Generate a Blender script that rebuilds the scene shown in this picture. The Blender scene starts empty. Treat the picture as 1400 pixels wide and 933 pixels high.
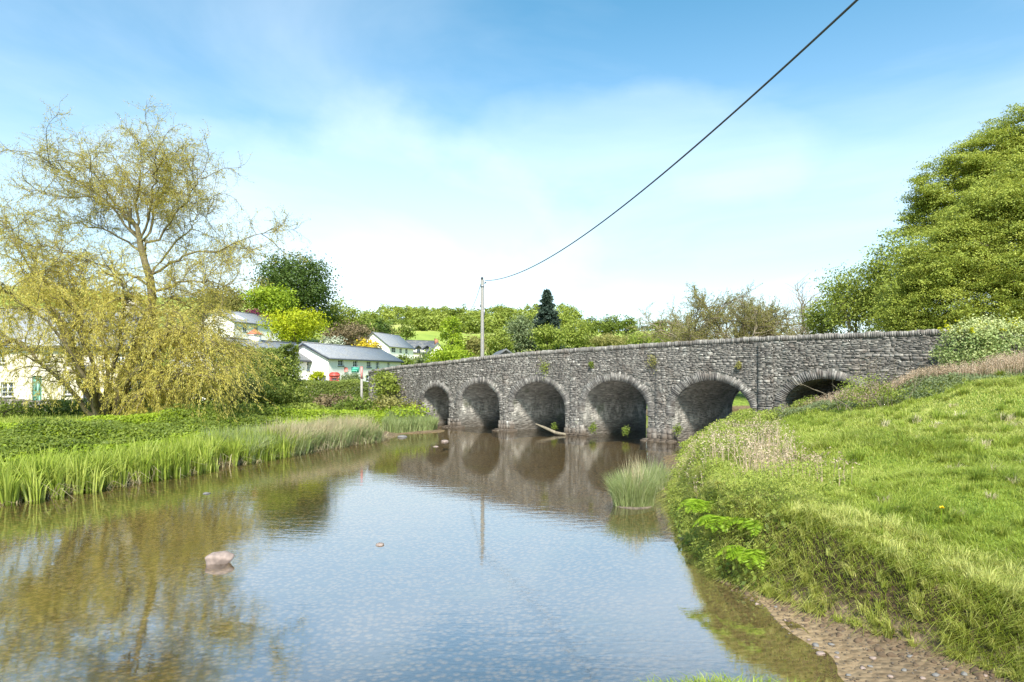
import bpy, math, random
import numpy as np
from mathutils import Vector, Matrix
S = bpy.context.scene
C = S.collection
R = math.radians
rng = np.random.default_rng(7)
random.seed(7)

# ------------------------------------------------------------------ camera
F, CX, HY, CH = 900.0, 700.0, 520.0, 2.7        # focal length in photo pixels, centre column, horizon row, eye height
cam = bpy.data.objects.new('camera', bpy.data.cameras.new('camera'))
C.objects.link(cam); S.camera = cam
cam.location = (0, 0, CH); cam.rotation_euler = (R(90), 0, 0)
cam.data.sensor_width = 36; cam.data.lens = 36 * F / 1400
cam.data.shift_y = (HY - 466.5) / 1400
cam.data.clip_start = 0.1; cam.data.clip_end = 6000
# ------------------------------------------------------------------ sky, sun, exposure
SUN_EL, SUN_AZ = 46, 180                          # azimuth clockwise from +Y
w = bpy.data.worlds.new('World'); S.world = w; w.use_nodes = True
nt = w.node_tree; N = nt.nodes; L = nt.links
bg = N['Background']; bg.inputs['Strength'].default_value = 0.102
sky = N.new('ShaderNodeTexSky'); sky.sky_type = 'NISHITA'; sky.sun_disc = False
sky.sun_elevation = R(SUN_EL); sky.sun_rotation = R(SUN_AZ)
sky.air_density = 1.0; sky.dust_density = 1.1; sky.ozone_density = 1.6
tc = N.new('ShaderNodeTexCoord'); sp = N.new('ShaderNodeSeparateXYZ'); L.new(tc.outputs['Generated'], sp.inputs[0])
def wmath(op, a, b=None, clamp=False):
    n = N.new('ShaderNodeMath'); n.operation = op; n.use_clamp = clamp
    for i, v in enumerate((a, b)):
        if v is None: continue
        if isinstance(v, (int, float)): n.inputs[i].default_value = v
        else: L.new(v, n.inputs[i])
    return n.outputs[0]
zc = wmath('MAXIMUM', sp.outputs[2], 0.03)
zd = wmath('ADD', zc, 0.12)
cb = N.new('ShaderNodeCombineXYZ')
L.new(wmath('DIVIDE', sp.outputs[0], zd), cb.inputs[0]); L.new(wmath('DIVIDE', sp.outputs[1], zd), cb.inputs[1])
nz = N.new('ShaderNodeTexNoise'); nz.inputs['Scale'].default_value = 0.75; nz.inputs['Detail'].default_value = 7
nz.inputs['Roughness'].default_value = .55; nz.inputs['Distortion'].default_value = .5
mpn = N.new('ShaderNodeMapping'); mpn.inputs['Location'].default_value = (3.3, 1.2, 0); mpn.inputs['Scale'].default_value = (1.0, .8, 1)
L.new(cb.outputs[0], mpn.inputs[0]); L.new(mpn.outputs[0], nz.inputs['Vector'])
rp = N.new('ShaderNodeValToRGB'); rp.color_ramp.elements[0].position = .44; rp.color_ramp.elements[1].position = .72
rp.color_ramp.elements[1].color = (.26, .26, .26, 1)
L.new(nz.outputs['Fac'], rp.inputs[0])
tint = N.new('ShaderNodeMix'); tint.data_type = 'RGBA'; tint.blend_type = 'MULTIPLY'; tint.inputs[0].default_value = 1
L.new(sky.outputs[0], tint.inputs[6]); zr = N.new('ShaderNodeValToRGB'); zr.color_ramp.elements[0].position = .12; zr.color_ramp.elements[0].color = (.70, .93, .95, 1); zr.color_ramp.elements[1].position = .50; zr.color_ramp.elements[1].color = (.32, .79, .82, 1)
L.new(sp.outputs[2], zr.inputs[0]); L.new(zr.outputs[0], tint.inputs[7])
hz = wmath('POWER', wmath('SUBTRACT', 1.0, sp.outputs[2], True), 4.2)     # pale air low in the sky
mh = N.new('ShaderNodeMix'); mh.data_type = 'RGBA'
L.new(wmath('MULTIPLY', hz, .86), mh.inputs[0]); L.new(tint.outputs[2], mh.inputs[6]); mh.inputs[7].default_value = (4.35, 4.6, 4.8, 1)
mx = N.new('ShaderNodeMix'); mx.data_type = 'RGBA'
L.new(rp.outputs[0], mx.inputs[0]); L.new(mh.outputs[2], mx.inputs[6]); mx.inputs[7].default_value = (5.4, 5.6, 5.8, 1)
# two soft clouds in the north sky, given by their direction
front_ = wmath('MAXIMUM', sp.outputs[1], .05); au = wmath('DIVIDE', sp.outputs[0], front_); av = wmath('DIVIDE', sp.outputs[2], front_)
cdir = N.new('ShaderNodeCombineXYZ'); L.new(au, cdir.inputs[0]); L.new(av, cdir.inputs[1])
cn = N.new('ShaderNodeTexNoise'); cn.inputs['Scale'].default_value = 5.5; cn.inputs['Detail'].default_value = 7; L.new(cdir.outputs[0], cn.inputs['Vector'])
blob = None
for cu, cv, ru, rv, amt in ((-.21, .22, .28, .17, .17), (.19, .36, .26, .08, .10), (-.55, .33, .16, .06, .12)):
    q = wmath('ADD', wmath('POWER', wmath('ABSOLUTE', wmath('DIVIDE', wmath('SUBTRACT', au, cu), ru)), 2.0), wmath('POWER', wmath('ABSOLUTE', wmath('DIVIDE', wmath('SUBTRACT', av, cv), rv)), 2.0))
    q = wmath('SUBTRACT', 1.6, wmath('ADD', q, wmath('MULTIPLY', wmath('SUBTRACT', cn.outputs['Fac'], .5), -3.2)), True)
    q = wmath('MULTIPLY', q, amt)
    blob = q if blob is None else wmath('MAXIMUM', blob, q)
mb_ = N.new('ShaderNodeMix'); mb_.data_type = 'RGBA'; L.new(blob, mb_.inputs[0]); L.new(mx.outputs[2], mb_.inputs[6]); mb_.inputs[7].default_value = (6.4, 6.45, 6.5, 1)
L.new(mb_.outputs[2], bg.inputs['Color'])
sl = bpy.data.lights.new('sun', 'SUN'); sl.energy = 3.5; sl.angle = R(7); sl.color = (1, .95, .87)
so = bpy.data.objects.new('sun', sl); C.objects.link(so)
sd = Vector((math.sin(R(SUN_AZ)) * math.cos(R(SUN_EL)), math.cos(R(SUN_AZ)) * math.cos(R(SUN_EL)), math.sin(R(SUN_EL))))
so.rotation_euler = sd.to_track_quat('Z', 'Y').to_euler()
S.view_settings.view_transform = 'Standard'; S.view_settings.look = 'None'; S.view_settings.gamma = 1
S.view_settings.exposure = 1.52
S.render.engine = 'CYCLES'
S.cycles.max_bounces = 6; S.cycles.transparent_max_bounces = 8
S.cycles.diffuse_bounces = 3; S.cycles.glossy_bounces = 2; S.cycles.transmission_bounces = 3

# ------------------------------------------------------------------ helpers
def P3(px, py, Y): return np.array([(px - CX) / F * Y, Y, CH - (py - HY) / F * Y])
def nrm(v): return v / np.maximum(np.linalg.norm(v, axis=-1, keepdims=True), 1e-9)

class MB:
    def __init__(s): s.v = []; s.f = []; s.t = []; s.n = 0
    def add(s, v, faces, tone=None):
        v = np.asarray(v, float).reshape(-1, 3)
        if not isinstance(faces, list) or (len(faces) and not isinstance(faces[0], np.ndarray)): faces = [np.asarray(faces)]
        for i, f in enumerate(faces):
            f = np.asarray(f, int); s.f.append(f + s.n)
            t = .5 if tone is None else tone
            t = np.asarray(t, float)
            s.t.append(np.full(len(f), float(t)) if t.ndim == 0 else (t if len(t) == len(f) else np.repeat(t, len(f) // len(t))))
        s.v.append(v); s.n += len(v)
    def box(s, lo, hi, tone=None, M=None):
        x0, y0, z0 = lo; x1, y1, z1 = hi
        v = np.array([(x0,y0,z0),(x1,y0,z0),(x1,y1,z0),(x0,y1,z0),(x0,y0,z1),(x1,y0,z1),(x1,y1,z1),(x0,y1,z1)], float)
        if M is not None: v = v @ np.array(M.to_3x3()).T + np.array(M.translation)
        s.add(v, np.array([(0,3,2,1),(4,5,6,7),(0,1,5,4),(1,2,6,5),(2,3,7,6),(3,0,4,7)]), tone)
    def tubes(s, Pt, Rd, sides=5, tone=None):
        # Pt (B,N,3), Rd (B,N)
        Pt = np.asarray(Pt, float)
        if Pt.ndim == 2: Pt = Pt[None]
        Rd = np.broadcast_to(np.asarray(Rd, float), Pt.shape[:2])
        B, n, _ = Pt.shape
        T = np.gradient(Pt, axis=1); T = nrm(T)
        ref = np.where(np.abs(T[..., 2:3]) > .85, np.array([1., 0, 0]), np.array([0, 0, 1.]))
        a = nrm(np.cross(T, ref)); b = np.cross(T, a)
        k = np.arange(sides) * 2 * math.pi / sides
        V = Pt[:, :, None] + Rd[:, :, None, None] * (a[:, :, None] * np.cos(k)[None, None, :, None] + b[:, :, None] * np.sin(k)[None, None, :, None])
        idx = np.arange(B * n * sides).reshape(B, n, sides)
        q = np.stack([idx[:, :-1], np.roll(idx, -1, 2)[:, :-1], np.roll(idx, -1, 2)[:, 1:], idx[:, 1:]], -1).reshape(-1, 4)
        s.add(V, q, tone)
        if B < 60:
            s.add(V[:, -1].reshape(-1, 3), np.arange(B * sides).reshape(B, sides), .5)
    def leaves(s, Cn, Nn, ln, wd, tone):
        Nn = nrm(Nn); r = nrm(rng.normal(size=Cn.shape)); a = nrm(np.cross(Nn, r)); b = np.cross(Nn, a)
        ln = np.broadcast_to(ln, len(Cn))[:, None]; wd = np.broadcast_to(wd, len(Cn))[:, None]
        V = np.stack([Cn - a * ln, Cn + b * wd + Nn * wd * .3, Cn + a * ln, Cn - b * wd + Nn * wd * .3], 1)
        s.add(V, np.arange(len(Cn) * 4).reshape(-1, 4), tone)
    def leaves_dir(s, Cn, D, ln, wd, tone):       # long leaves that point along D
        D = nrm(D); b = nrm(np.cross(D, rng.normal(size=Cn.shape)))
        ln = np.broadcast_to(ln, len(Cn))[:, None]; wd = np.broadcast_to(wd, len(Cn))[:, None]
        V = np.stack([Cn, Cn + D * ln * .5 + b * wd, Cn + D * ln, Cn + D * ln * .5 - b * wd], 1)
        s.add(V, np.arange(len(Cn) * 4).reshape(-1, 4), tone)
    def blades(s, Rt, h, wd, lean, tone, droop=.5):
        n = len(Rt); a = rng.uniform(0, 2 * math.pi, n)
        side = np.stack([np.cos(a), np.sin(a), np.zeros(n)], 1) * np.broadcast_to(wd, n)[:, None]
        h = np.broadcast_to(h, n)[:, None]; lean = np.asarray(lean)
        mid = Rt + np.array([0, 0, 1.]) * h * .55 + lean * h * .3
        tip = Rt + np.array([0, 0, 1.]) * h * (1 - droop * np.linalg.norm(lean, axis=1, keepdims=True) * .5) + lean * h
        V = np.stack([Rt - side, Rt + side, mid + side * .8, mid - side * .8, tip], 1)
        base = np.arange(n)[:, None] * 5
        o = s.n
        s.add(V, [base + np.array([[0, 1, 2, 3]])], tone)
        s.f.append(base + np.array([[3, 2, 4]]) + o); s.t.append(np.broadcast_to(np.asarray(tone, float), n).copy())
    def build(s, name, mat, parent=None, smooth=False, loc=None):
        me = bpy.data.meshes.new(name)
        V = np.concatenate(s.v)
        if loc is not None: V = V - np.asarray(loc, float)
        me.vertices.add(len(V)); me.vertices.foreach_set('co', V.astype(np.float32).ravel())
        tot = sum(f.size for f in s.f); nf = sum(len(f) for f in s.f)
        me.loops.add(tot); me.polygons.add(nf)
        me.loops.foreach_set('vertex_index', np.concatenate([f.ravel() for f in s.f]).astype(np.int32))
        lt = np.concatenate([np.full(len(f), f.shape[1]) for f in s.f])
        me.polygons.foreach_set('loop_start', np.concatenate([[0], np.cumsum(lt)[:-1]]).astype(np.int32))
        me.polygons.foreach_set('loop_total', lt.astype(np.int32))
        if smooth: me.polygons.foreach_set('use_smooth', np.ones(nf, bool))
        at = me.attributes.new('tone', 'FLOAT', 'FACE'); at.data.foreach_set('value', np.concatenate(s.t).astype(np.float32))
        me.update(calc_edges=True)
        me.materials.append(mat)
        o = bpy.data.objects.new(name, me); C.objects.link(o)
        if loc is not None: o.location = loc
        if parent is not None: o.parent = parent
        return o

def tag(o, label=None, cat=None, group=None, kind=None):
    if label: o['label'] = label
    if cat: o['category'] = cat
    if group: o['group'] = group
    if kind: o['kind'] = kind
    return o
def thing(name, label, cat, loc=(0, 0, 0), rz=0, group=None):
    o = bpy.data.objects.new(name, None); C.objects.link(o); o.empty_display_size = .2
    o.location = loc; o.rotation_euler = (0, 0, rz)
    return tag(o, label, cat, group)
def part_at(mb, name, mat, root, smooth=False):     # geometry given in world coordinates, root unrotated
    o = mb.build(name, mat, root, smooth, loc=tuple(root.location)); o.location = (0, 0, 0); return o

_ph = rng.uniform(0, 6.28, (40, 2)); _an = rng.uniform(0, 6.28, 40)
def fn(x, y, sc=1.0, k0=0):                         # smooth pseudo noise about -1..1
    r = 0
    for i in range(10):
        j = (i * 3 + k0) % 40; f = sc * (1 + .37 * i)
        r = r + np.sin(f * (x * math.cos(_an[j]) + y * math.sin(_an[j])) + _ph[j, 0]) / (1 + .25 * i)
    return r / 3.2
def sstep(a, b, x):
    t = np.clip((x - a) / (b - a), 0, 1); return t * t * (3 - 2 * t)

# ------------------------------------------------------------------ materials
def mat(name):
    m = bpy.data.materials.new(name); m.use_nodes = True
    return m, m.node_tree.nodes, m.node_tree.links, m.node_tree.nodes['Principled BSDF']
def node(m, kind, **kw):
    n = m.node_tree.nodes.new(kind)
    for k, v in kw.items():
        if k in n.inputs: n.inputs[k].default_value = v
        else: setattr(n, k, v)
    return n
def ramp(m, fac, stops, mode='LINEAR'):
    r = m.node_tree.nodes.new('ShaderNodeValToRGB'); cr = r.color_ramp; cr.interpolation = mode
    while len(cr.elements) < len(stops): cr.elements.new(.5)
    for e, (p, c) in zip(cr.elements, stops): e.position = p; e.color = (*c, 1) if len(c) == 3 else c
    m.node_tree.links.new(fac, r.inputs[0]); return r.outputs[0]
def mixc(m, fac, a, b, blend='MIX'):
    n = m.node_tree.nodes.new('ShaderNodeMix'); n.data_type = 'RGBA'; n.blend_type = blend
    for i, v in ((0, fac), (6, a), (7, b)):
        if hasattr(v, 'is_linked') or hasattr(v, 'links'): m.node_tree.links.new(v, n.inputs[i])
        else: n.inputs[i].default_value = v if i == 0 else (*v, 1)
    return n.outputs[2]
def mth(m, op, a, b=None, c=None, clamp=False):
    n = m.node_tree.nodes.new('ShaderNodeMath'); n.operation = op; n.use_clamp = clamp
    for i, v in enumerate((a, b, c)):
        if v is None: continue
        if isinstance(v, (int, float)): n.inputs[i].default_value = v
        else: m.node_tree.links.new(v, n.inputs[i])
    return n.outputs[0]
def noise(m, sc, detail=4, vec=None, rough=.55, dist=0):
    n = node(m, 'ShaderNodeTexNoise', Scale=sc, Detail=detail, Roughness=rough, Distortion=dist)
    if vec is not None: m.node_tree.links.new(vec, n.inputs['Vector'])
    return n.outputs['Fac']
def objvec(m, scale=None):
    t = m.node_tree.nodes.new('ShaderNodeTexCoord').outputs['Object']
    if scale:
        mp = node(m, 'ShaderNodeMapping'); mp.inputs['Scale'].default_value = scale
        m.node_tree.links.new(t, mp.inputs[0]); return mp.outputs[0]
    return t
def tone_attr(m):
    a = m.node_tree.nodes.new('ShaderNodeAttribute'); a.attribute_name = 'tone'; return a.outputs['Fac']
def bump(m, h, strength, dist=.02, bsdf=None):
    b = node(m, 'ShaderNodeBump', Strength=strength, Distance=dist); m.node_tree.links.new(h, b.inputs['Height'])
    m.node_tree.links.new(b.outputs[0], (bsdf or m.node_tree.nodes['Principled BSDF']).inputs['Normal']); return b

def leafmat(name, c0, c1, c2, trans=.35, rough=.55):
    m, n, l, b = mat(name)
    t = tone_attr(m)
    col = ramp(m, t, [(0, c0), (.5, c1), (1, c2)])
    nn = noise(m, 2.0, 3, objvec(m))
    col = mixc(m, mth(m, 'MULTIPLY', nn, .5), col, [x * .55 for x in c0], 'MIX')
    b.inputs['Roughness'].default_value = rough; b.inputs['Specular IOR Level'].default_value = .25
    l.new(col, b.inputs['Base Color'])
    tr = node(m, 'ShaderNodeBsdfTranslucent'); l.new(mixc(m, .5, col, (c2[0] * 1.1, c2[1] * 1.1, c2[2] * .7)), tr.inputs[0])
    mx = node(m, 'ShaderNodeMixShader'); mx.inputs[0].default_value = trans
    l.new(b.outputs[0], mx.inputs[1]); l.new(tr.outputs[0], mx.inputs[2])
    l.new(mx.outputs[0], n['Material Output'].inputs[0]); return m
def barkmat(name, c0, c1):
    m, n, l, b = mat(name); o = objvec(m, (1, 1, .25)); f = noise(m, 9, 5, o)
    l.new(ramp(m, f, [(.3, c0), (.7, c1)]), b.inputs['Base Color']); b.inputs['Roughness'].default_value = .9
    bump(m, f, .6, .03); return m
def plain(name, c, rough=.6, var=.12, sc=6, metallic=0, bmp=.1):
    m, n, l, b = mat(name); f = noise(m, sc, 6, objvec(m))
    l.new(ramp(m, f, [(.3, [x * (1 - var) for x in c]), (.7, [min(1, x * (1 + var)) for x in c])]), b.inputs['Base Color'])
    b.inputs['Roughness'].default_value = rough; b.inputs['Metallic'].default_value = metallic
    if bmp: bump(m, f, bmp, .01)
    return m
M = {}
M['leaf_dark'] = leafmat('leaf_dark', (.035, .065, .012), (.085, .135, .026), (.15, .21, .045))
M['leaf_mid'] = leafmat('leaf_mid', (.075, .11, .016), (.17, .22, .034), (.29, .34, .06))
M['leaf_light'] = leafmat('leaf_light', (.13, .17, .026), (.27, .32, .052), (.42, .46, .09))
M['leaf_lime'] = leafmat('leaf_lime', (.13, .20, .014), (.28, .37, .025), (.44, .52, .04))
M['leaf_yellow'] = leafmat('leaf_yellow', (.20, .26, .012), (.42, .46, .015), (.62, .60, .03))
M['leaf_ivy'] = leafmat('leaf_ivy', (.06, .11, .03), (.27, .35, .11), (.66, .68, .32))
M['leaf_beech'] = leafmat('leaf_beech', (.12, .16, .024), (.31, .36, .055), (.54, .56, .11))
M['leaf_olive'] = leafmat('leaf_olive', (.14, .14, .035), (.27, .25, .07), (.42, .38, .13))
M['leaf_willow'] = leafmat('leaf_willow', (.36, .30, .05), (.62, .53, .11), (.80, .70, .23), .45)
M['leaf_brown'] = leafmat('leaf_brown', (.10, .075, .04), (.20, .15, .08), (.30, .22, .12), .2)
M['leaf_grey'] = leafmat('leaf_grey', (.10, .13, .055), (.20, .24, .11), (.32, .36, .18))
M['leaf_purple'] = leafmat('leaf_purple', (.08, .012, .03), (.16, .03, .055), (.28, .08, .12), .2)
M['needle'] = leafmat('needle', (.03, .05, .035), (.06, .09, .065), (.11, .145, .11), .1)
M['hedge'] = leafmat('hedge', (.07, .10, .018), (.18, .22, .04), (.34, .38, .07))
M['blossom'] = leafmat('blossom', (.35, .38, .28), (.55, .57, .45), (.72, .72, .62), .2)
M['gorse'] = leafmat('gorse', (.25, .22, .02), (.60, .42, .02), (.80, .58, .03), .2)
M['grass'] = leafmat('grass', (.13, .20, .022), (.34, .41, .055), (.64, .62, .21), .4, .5)
M['grass_dark'] = leafmat('grass_dark', (.035, .09, .010), (.085, .17, .022), (.16, .26, .045), .35)
M['straw'] = leafmat('straw', (.25, .19, .10), (.45, .37, .22), (.62, .54, .36), .25)
M['pink_grass'] = leafmat('pink_grass', (.28, .22, .12), (.52, .38, .27), (.66, .52, .40), .25)
M['iris'] = leafmat('iris', (.15, .20, .025), (.32, .40, .05), (.55, .58, .15), .4, .45)
M['reed'] = leafmat('reed', (.13, .18, .06), (.30, .36, .13), (.58, .56, .34), .35)
M['fern'] = leafmat('fern', (.14, .24, .015), (.26, .40, .02), (.40, .50, .05), .4)
M['bark'] = barkmat('bark', (.05, .038, .028), (.15, .12, .085))
M['bark_pale'] = barkmat('bark_pale', (.12, .095, .065), (.27, .22, .15))
M['bark_willow'] = barkmat('bark_willow', (.07, .055, .028), (.20, .165, .08))

# ground
m, n, l, b = mat('ground_mat'); M['ground'] = m
g = m.node_tree.nodes.new('ShaderNodeNewGeometry'); sx = node(m, 'ShaderNodeSeparateXYZ'); l.new(g.outputs['Position'], sx.inputs[0])
sn = node(m, 'ShaderNodeSeparateXYZ'); l.new(g.outputs['True Normal'], sn.inputs[0])
pos = g.outputs['Position']
big = noise(m, .9, 6, pos); med = noise(m, 5, 5, pos)
far = noise(m, .02, 3, pos)
vor = node(m, 'ShaderNodeTexVoronoi', Scale=12.0, Randomness=1.0); l.new(pos, vor.inputs['Vector'])
vor2 = node(m, 'ShaderNodeTexVoronoi', Scale=28.0); l.new(pos, vor2.inputs['Vector'])
stone = ramp(m, vor.outputs['Color'], [(0, (.15, .09, .032)), (.4, (.29, .18, .07)), (.8, (.34, .225, .10)), (1, (.35, .25, .12))])
stone = mixc(m, .45, stone, ramp(m, vor2.outputs['Color'], [(0, (.12, .075, .03)), (.6, (.32, .21, .085)), (1, (.34, .24, .11))]))
stone = mixc(m, ramp(m, vor.outputs['Distance'], [(.25, (0, 0, 0)), (.6, (1, 1, 1))]), stone, (.08, .055, .026))
stone = mixc(m, ramp(m, noise(m, .7, 5, pos), [(.52, (0, 0, 0)), (.72, (.5, .5, .5))]), stone, (.13, .12, .035))
sand = ramp(m, noise(m, 14, 6, pos), [(.3, (.19, .125, .065)), (.7, (.34, .245, .145))])
sand = mixc(m, ramp(m, vor2.outputs['Distance'], [(.08, (.75, .75, .75)), (.3, (0, 0, 0))]), sand, (.30, .24, .17))
# sand near the little beach on the right, gravel elsewhere
dx = mth(m, 'SUBTRACT', sx.outputs[0], 3.6); dy = mth(m, 'SUBTRACT', sx.outputs[1], 5.5)
dd = mth(m, 'SQRT', mth(m, 'ADD', mth(m, 'MULTIPLY', dx, dx), mth(m, 'MULTIPLY', mth(m, 'MULTIPLY', dy, dy), .25)))
bedm = mixc(m, ramp(m, mth(m, 'ADD', dd, mth(m, 'MULTIPLY', big, .8)), [(.55, (1, 1, 1)), (1.0, (0, 0, 0))]), stone, sand)
n_ = m.node_tree.nodes
mr = node(m, 'ShaderNodeMapRange'); mr.inputs[1].default_value = 1.9; mr.inputs[2].default_value = 3.6; l.new(mth(m, 'ADD', dd, mth(m, 'MULTIPLY', big, .8)), mr.inputs[0])
bedm = mixc(m, mr.outputs[0], sand, stone)
grs = ramp(m, med, [(.3, (.075, .12, .018)), (.55, (.15, .21, .03)), (.75, (.25, .29, .06))])
fieldc = ramp(m, far, [(.35, (.15, .22, .035)), (.5, (.27, .32, .06)), (.62, (.33, .33, .10)), (.75, (.20, .27, .045))])
fm = node(m, 'ShaderNodeMapRange'); fm.inputs[1].default_value = 90; fm.inputs[2].default_value = 180; l.new(sx.outputs[1], fm.inputs[0])
grs = mixc(m, fm.outputs[0], grs, fieldc)
earth = ramp(m, med, [(.3, (.035, .022, .012)), (.7, (.12, .08, .045))])
st = mth(m, 'LESS_THAN', sn.outputs[2], .62)
land = mixc(m, mth(m, 'MULTIPLY', st, mth(m, 'LESS_THAN', sx.outputs[1], 45)), grs, earth)
hgt = node(m, 'ShaderNodeMapRange'); hgt.inputs[1].default_value = .26; hgt.inputs[2].default_value = .40
l.new(mth(m, 'ADD', sx.outputs[2], mth(m, 'MULTIPLY', med, .12)), hgt.inputs[0])
mud = ramp(m, med, [(.3, (.085, .058, .036)), (.7, (.19, .14, .09))])
dry = node(m, 'ShaderNodeMapRange'); dry.inputs[1].default_value = -.03; dry.inputs[2].default_value = .05; l.new(sx.outputs[2], dry.inputs[0])
bedm = mixc(m, mth(m, 'MULTIPLY', dry.outputs[0], .8), bedm, mud)
col = mixc(m, hgt.outputs[0], bedm, land)
l.new(col, b.inputs['Base Color']); b.inputs['Roughness'].default_value = .85; b.inputs['Specular IOR Level'].default_value = .2
bump(m, mth(m, 'ADD', mth(m, 'MULTIPLY', vor.outputs['Distance'], -1), mth(m, 'MULTIPLY', med, .5)), .6, .05)

# water
m, n, l, b = mat('water_mat'); M['water'] = m
n.remove(b)
g = node(m, 'ShaderNodeNewGeometry'); mp = node(m, 'ShaderNodeMapping'); mp.inputs['Rotation'].default_value = (0, 0, R(20)); mp.inputs['Scale'].default_value = (.55, 1.5, 1)
l.new(g.outputs['Position'], mp.inputs[0])
h1 = noise(m, 3.2, 4, mp.outputs[0], .6, .6); h2 = noise(m, .55, 2, mp.outputs[0]); h3 = noise(m, 13, 3, mp.outputs[0])
patch = ramp(m, noise(m, .22, 2, g.outputs['Position']), [(.38, (.35,) * 3), (.65, (1,) * 3)])
hh = mth(m, 'ADD', mth(m, 'MULTIPLY', mth(m, 'ADD', mth(m, 'MULTIPLY', h1, 1.0), mth(m, 'MULTIPLY', h3, .10)), patch), mth(m, 'MULTIPLY', h2, .7))
bm = node(m, 'ShaderNodeBump', Strength=.07, Distance=.045); l.new(hh, bm.inputs['Height'])
gl = node(m, 'ShaderNodeBsdfGlossy', Roughness=.03); gl.inputs[0].default_value = (1, 1, 1, 1); l.new(bm.outputs[0], gl.inputs['Normal'])
tr = node(m, 'ShaderNodeBsdfTransparent'); tr.inputs[0].default_value = (.93, .90, .80, 1)
fr = node(m, 'ShaderNodeFresnel', IOR=1.9); l.new(bm.outputs[0], fr.inputs['Normal'])
mx = node(m, 'ShaderNodeMixShader'); l.new(mth(m, 'MINIMUM', mth(m, 'MULTIPLY', fr.outputs[0], 2.3), .50), mx.inputs[0])
l.new(tr.outputs[0], mx.inputs[1]); l.new(gl.outputs[0], mx.inputs[2]); l.new(mx.outputs[0], n['Material Output'].inputs[0])

def stonemat(name, stops, nsc=8, tide=True):
    m, n, l, b = mat(name); t = tone_attr(m); o = objvec(m)
    c = ramp(m, t, stops)
    f = noise(m, nsc, 8, o, .65); f2 = noise(m, 1.1, 5, o)
    c = mixc(m, ramp(m, f, [(.42, (0,) * 3), (.62, (.6,) * 3)]), c, (.045, .04, .036))
    c = mixc(m, ramp(m, noise(m, 2.3, 6, o), [(.60, (0,) * 3), (.72, (.55,) * 3)]), c, (.50, .48, .43))     # pale lichen
    c = mixc(m, ramp(m, f2, [(.55, (0,) * 3), (.75, (.45,) * 3)]), c, (.13, .085, .06))
    c = mixc(m, ramp(m, noise(m, 1.7, 6, o, .6, 1), [(.62, (0,) * 3), (.74, (.4,) * 3)]), c, (.11, .13, .045))
    sz = node(m, 'ShaderNodeSeparateXYZ'); l.new(o, sz.inputs[0])
    str_ = noise(m, 1.2, 5, objvec(m, (2.6, 2.6, .35)))
    c = mixc(m, ramp(m, str_, [(.5, (0,) * 3), (.68, (.5,) * 3)]), c, (.06, .05, .042))      # run-off stains down the face
    wet = mth(m, 'ADD', sz.outputs[2], mth(m, 'MULTIPLY', f2, .35))
    if tide: c = mixc(m, ramp(m, wet, [(.30, (.75,) * 3), (.62, (0,) * 3)]), c, (.07, .05, .034))
    l.new(c, b.inputs['Base Color']); b.inputs['Roughness'].default_value = .9; b.inputs['Specular IOR Level'].default_value = .2
    bump(m, f, .5, .02); return m
M['rubble'] = stonemat('rubble', [(0, (.10, .089, .082)), (.35, (.195, .177, .16)), (.65, (.26, .236, .21)), (.9, (.37, .34, .30)), (1, (.52, .49, .44))])
M['voussoir'] = stonemat('voussoir', [(0, (.09, .082, .078)), (.5, (.21, .192, .175)), (1, (.36, .33, .295))])
M['footing'] = stonemat('footing', [(0, (.09, .075, .065)), (.5, (.18, .155, .135)), (1, (.30, .27, .24))])
M['mortar'] = plain('mortar', (.125, .115, .10), .95, .3, 10, bmp=.4)
# vault lining: rough stone, lime runs along the springing, damp and algae at the foot
m, n, l, b = mat('vault_mat'); M['vault'] = m
g = node(m, 'ShaderNodeNewGeometry'); sx = node(m, 'ShaderNodeSeparateXYZ'); l.new(g.outputs['Position'], sx.inputs[0]); pos = g.outputs['Position']
mp = node(m, 'ShaderNodeMapping'); mp.inputs['Scale'].default_value = (3.4, 3.4, 1.7); l.new(pos, mp.inputs[0])
mq = node(m, 'ShaderNodeMapping'); mq.inputs['Scale'].default_value = (2.2, 2.2, 11); l.new(pos, mq.inputs[0])
f = noise(m, 1.4, 6, mq.outputs[0], .6); vr = node(m, 'ShaderNodeTexVoronoi', Scale=1.6); l.new(mq.outputs[0], vr.inputs['Vector'])
c = ramp(m, vr.outputs['Color'], [(0, (.09, .083, .073)), (.5, (.20, .185, .16)), (1, (.34, .315, .28))])
c = mixc(m, ramp(m, f, [(.4, (0,) * 3), (.65, (.6,) * 3)]), c, (.085, .078, .068))
run = noise(m, 1.1, 6, mp.outputs[0], .7)
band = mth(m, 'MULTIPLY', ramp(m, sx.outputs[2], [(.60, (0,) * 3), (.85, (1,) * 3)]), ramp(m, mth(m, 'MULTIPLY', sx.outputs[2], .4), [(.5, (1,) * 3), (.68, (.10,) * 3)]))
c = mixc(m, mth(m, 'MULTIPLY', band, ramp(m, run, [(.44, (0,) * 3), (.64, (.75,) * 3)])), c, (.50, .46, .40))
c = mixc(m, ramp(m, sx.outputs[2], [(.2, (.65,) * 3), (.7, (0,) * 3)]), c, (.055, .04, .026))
c = mixc(m, ramp(m, noise(m, 1.0, 4, pos), [(.58, (0,) * 3), (.7, (.5,) * 3)]), c, (.06, .075, .025))
l.new(c, b.inputs['Base Color']); b.inputs['Roughness'].default_value = .85
bump(m, mth(m, 'ADD', f, mth(m, 'MULTIPLY', vr.outputs['Distance'], -1)), .8, .06)

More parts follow.
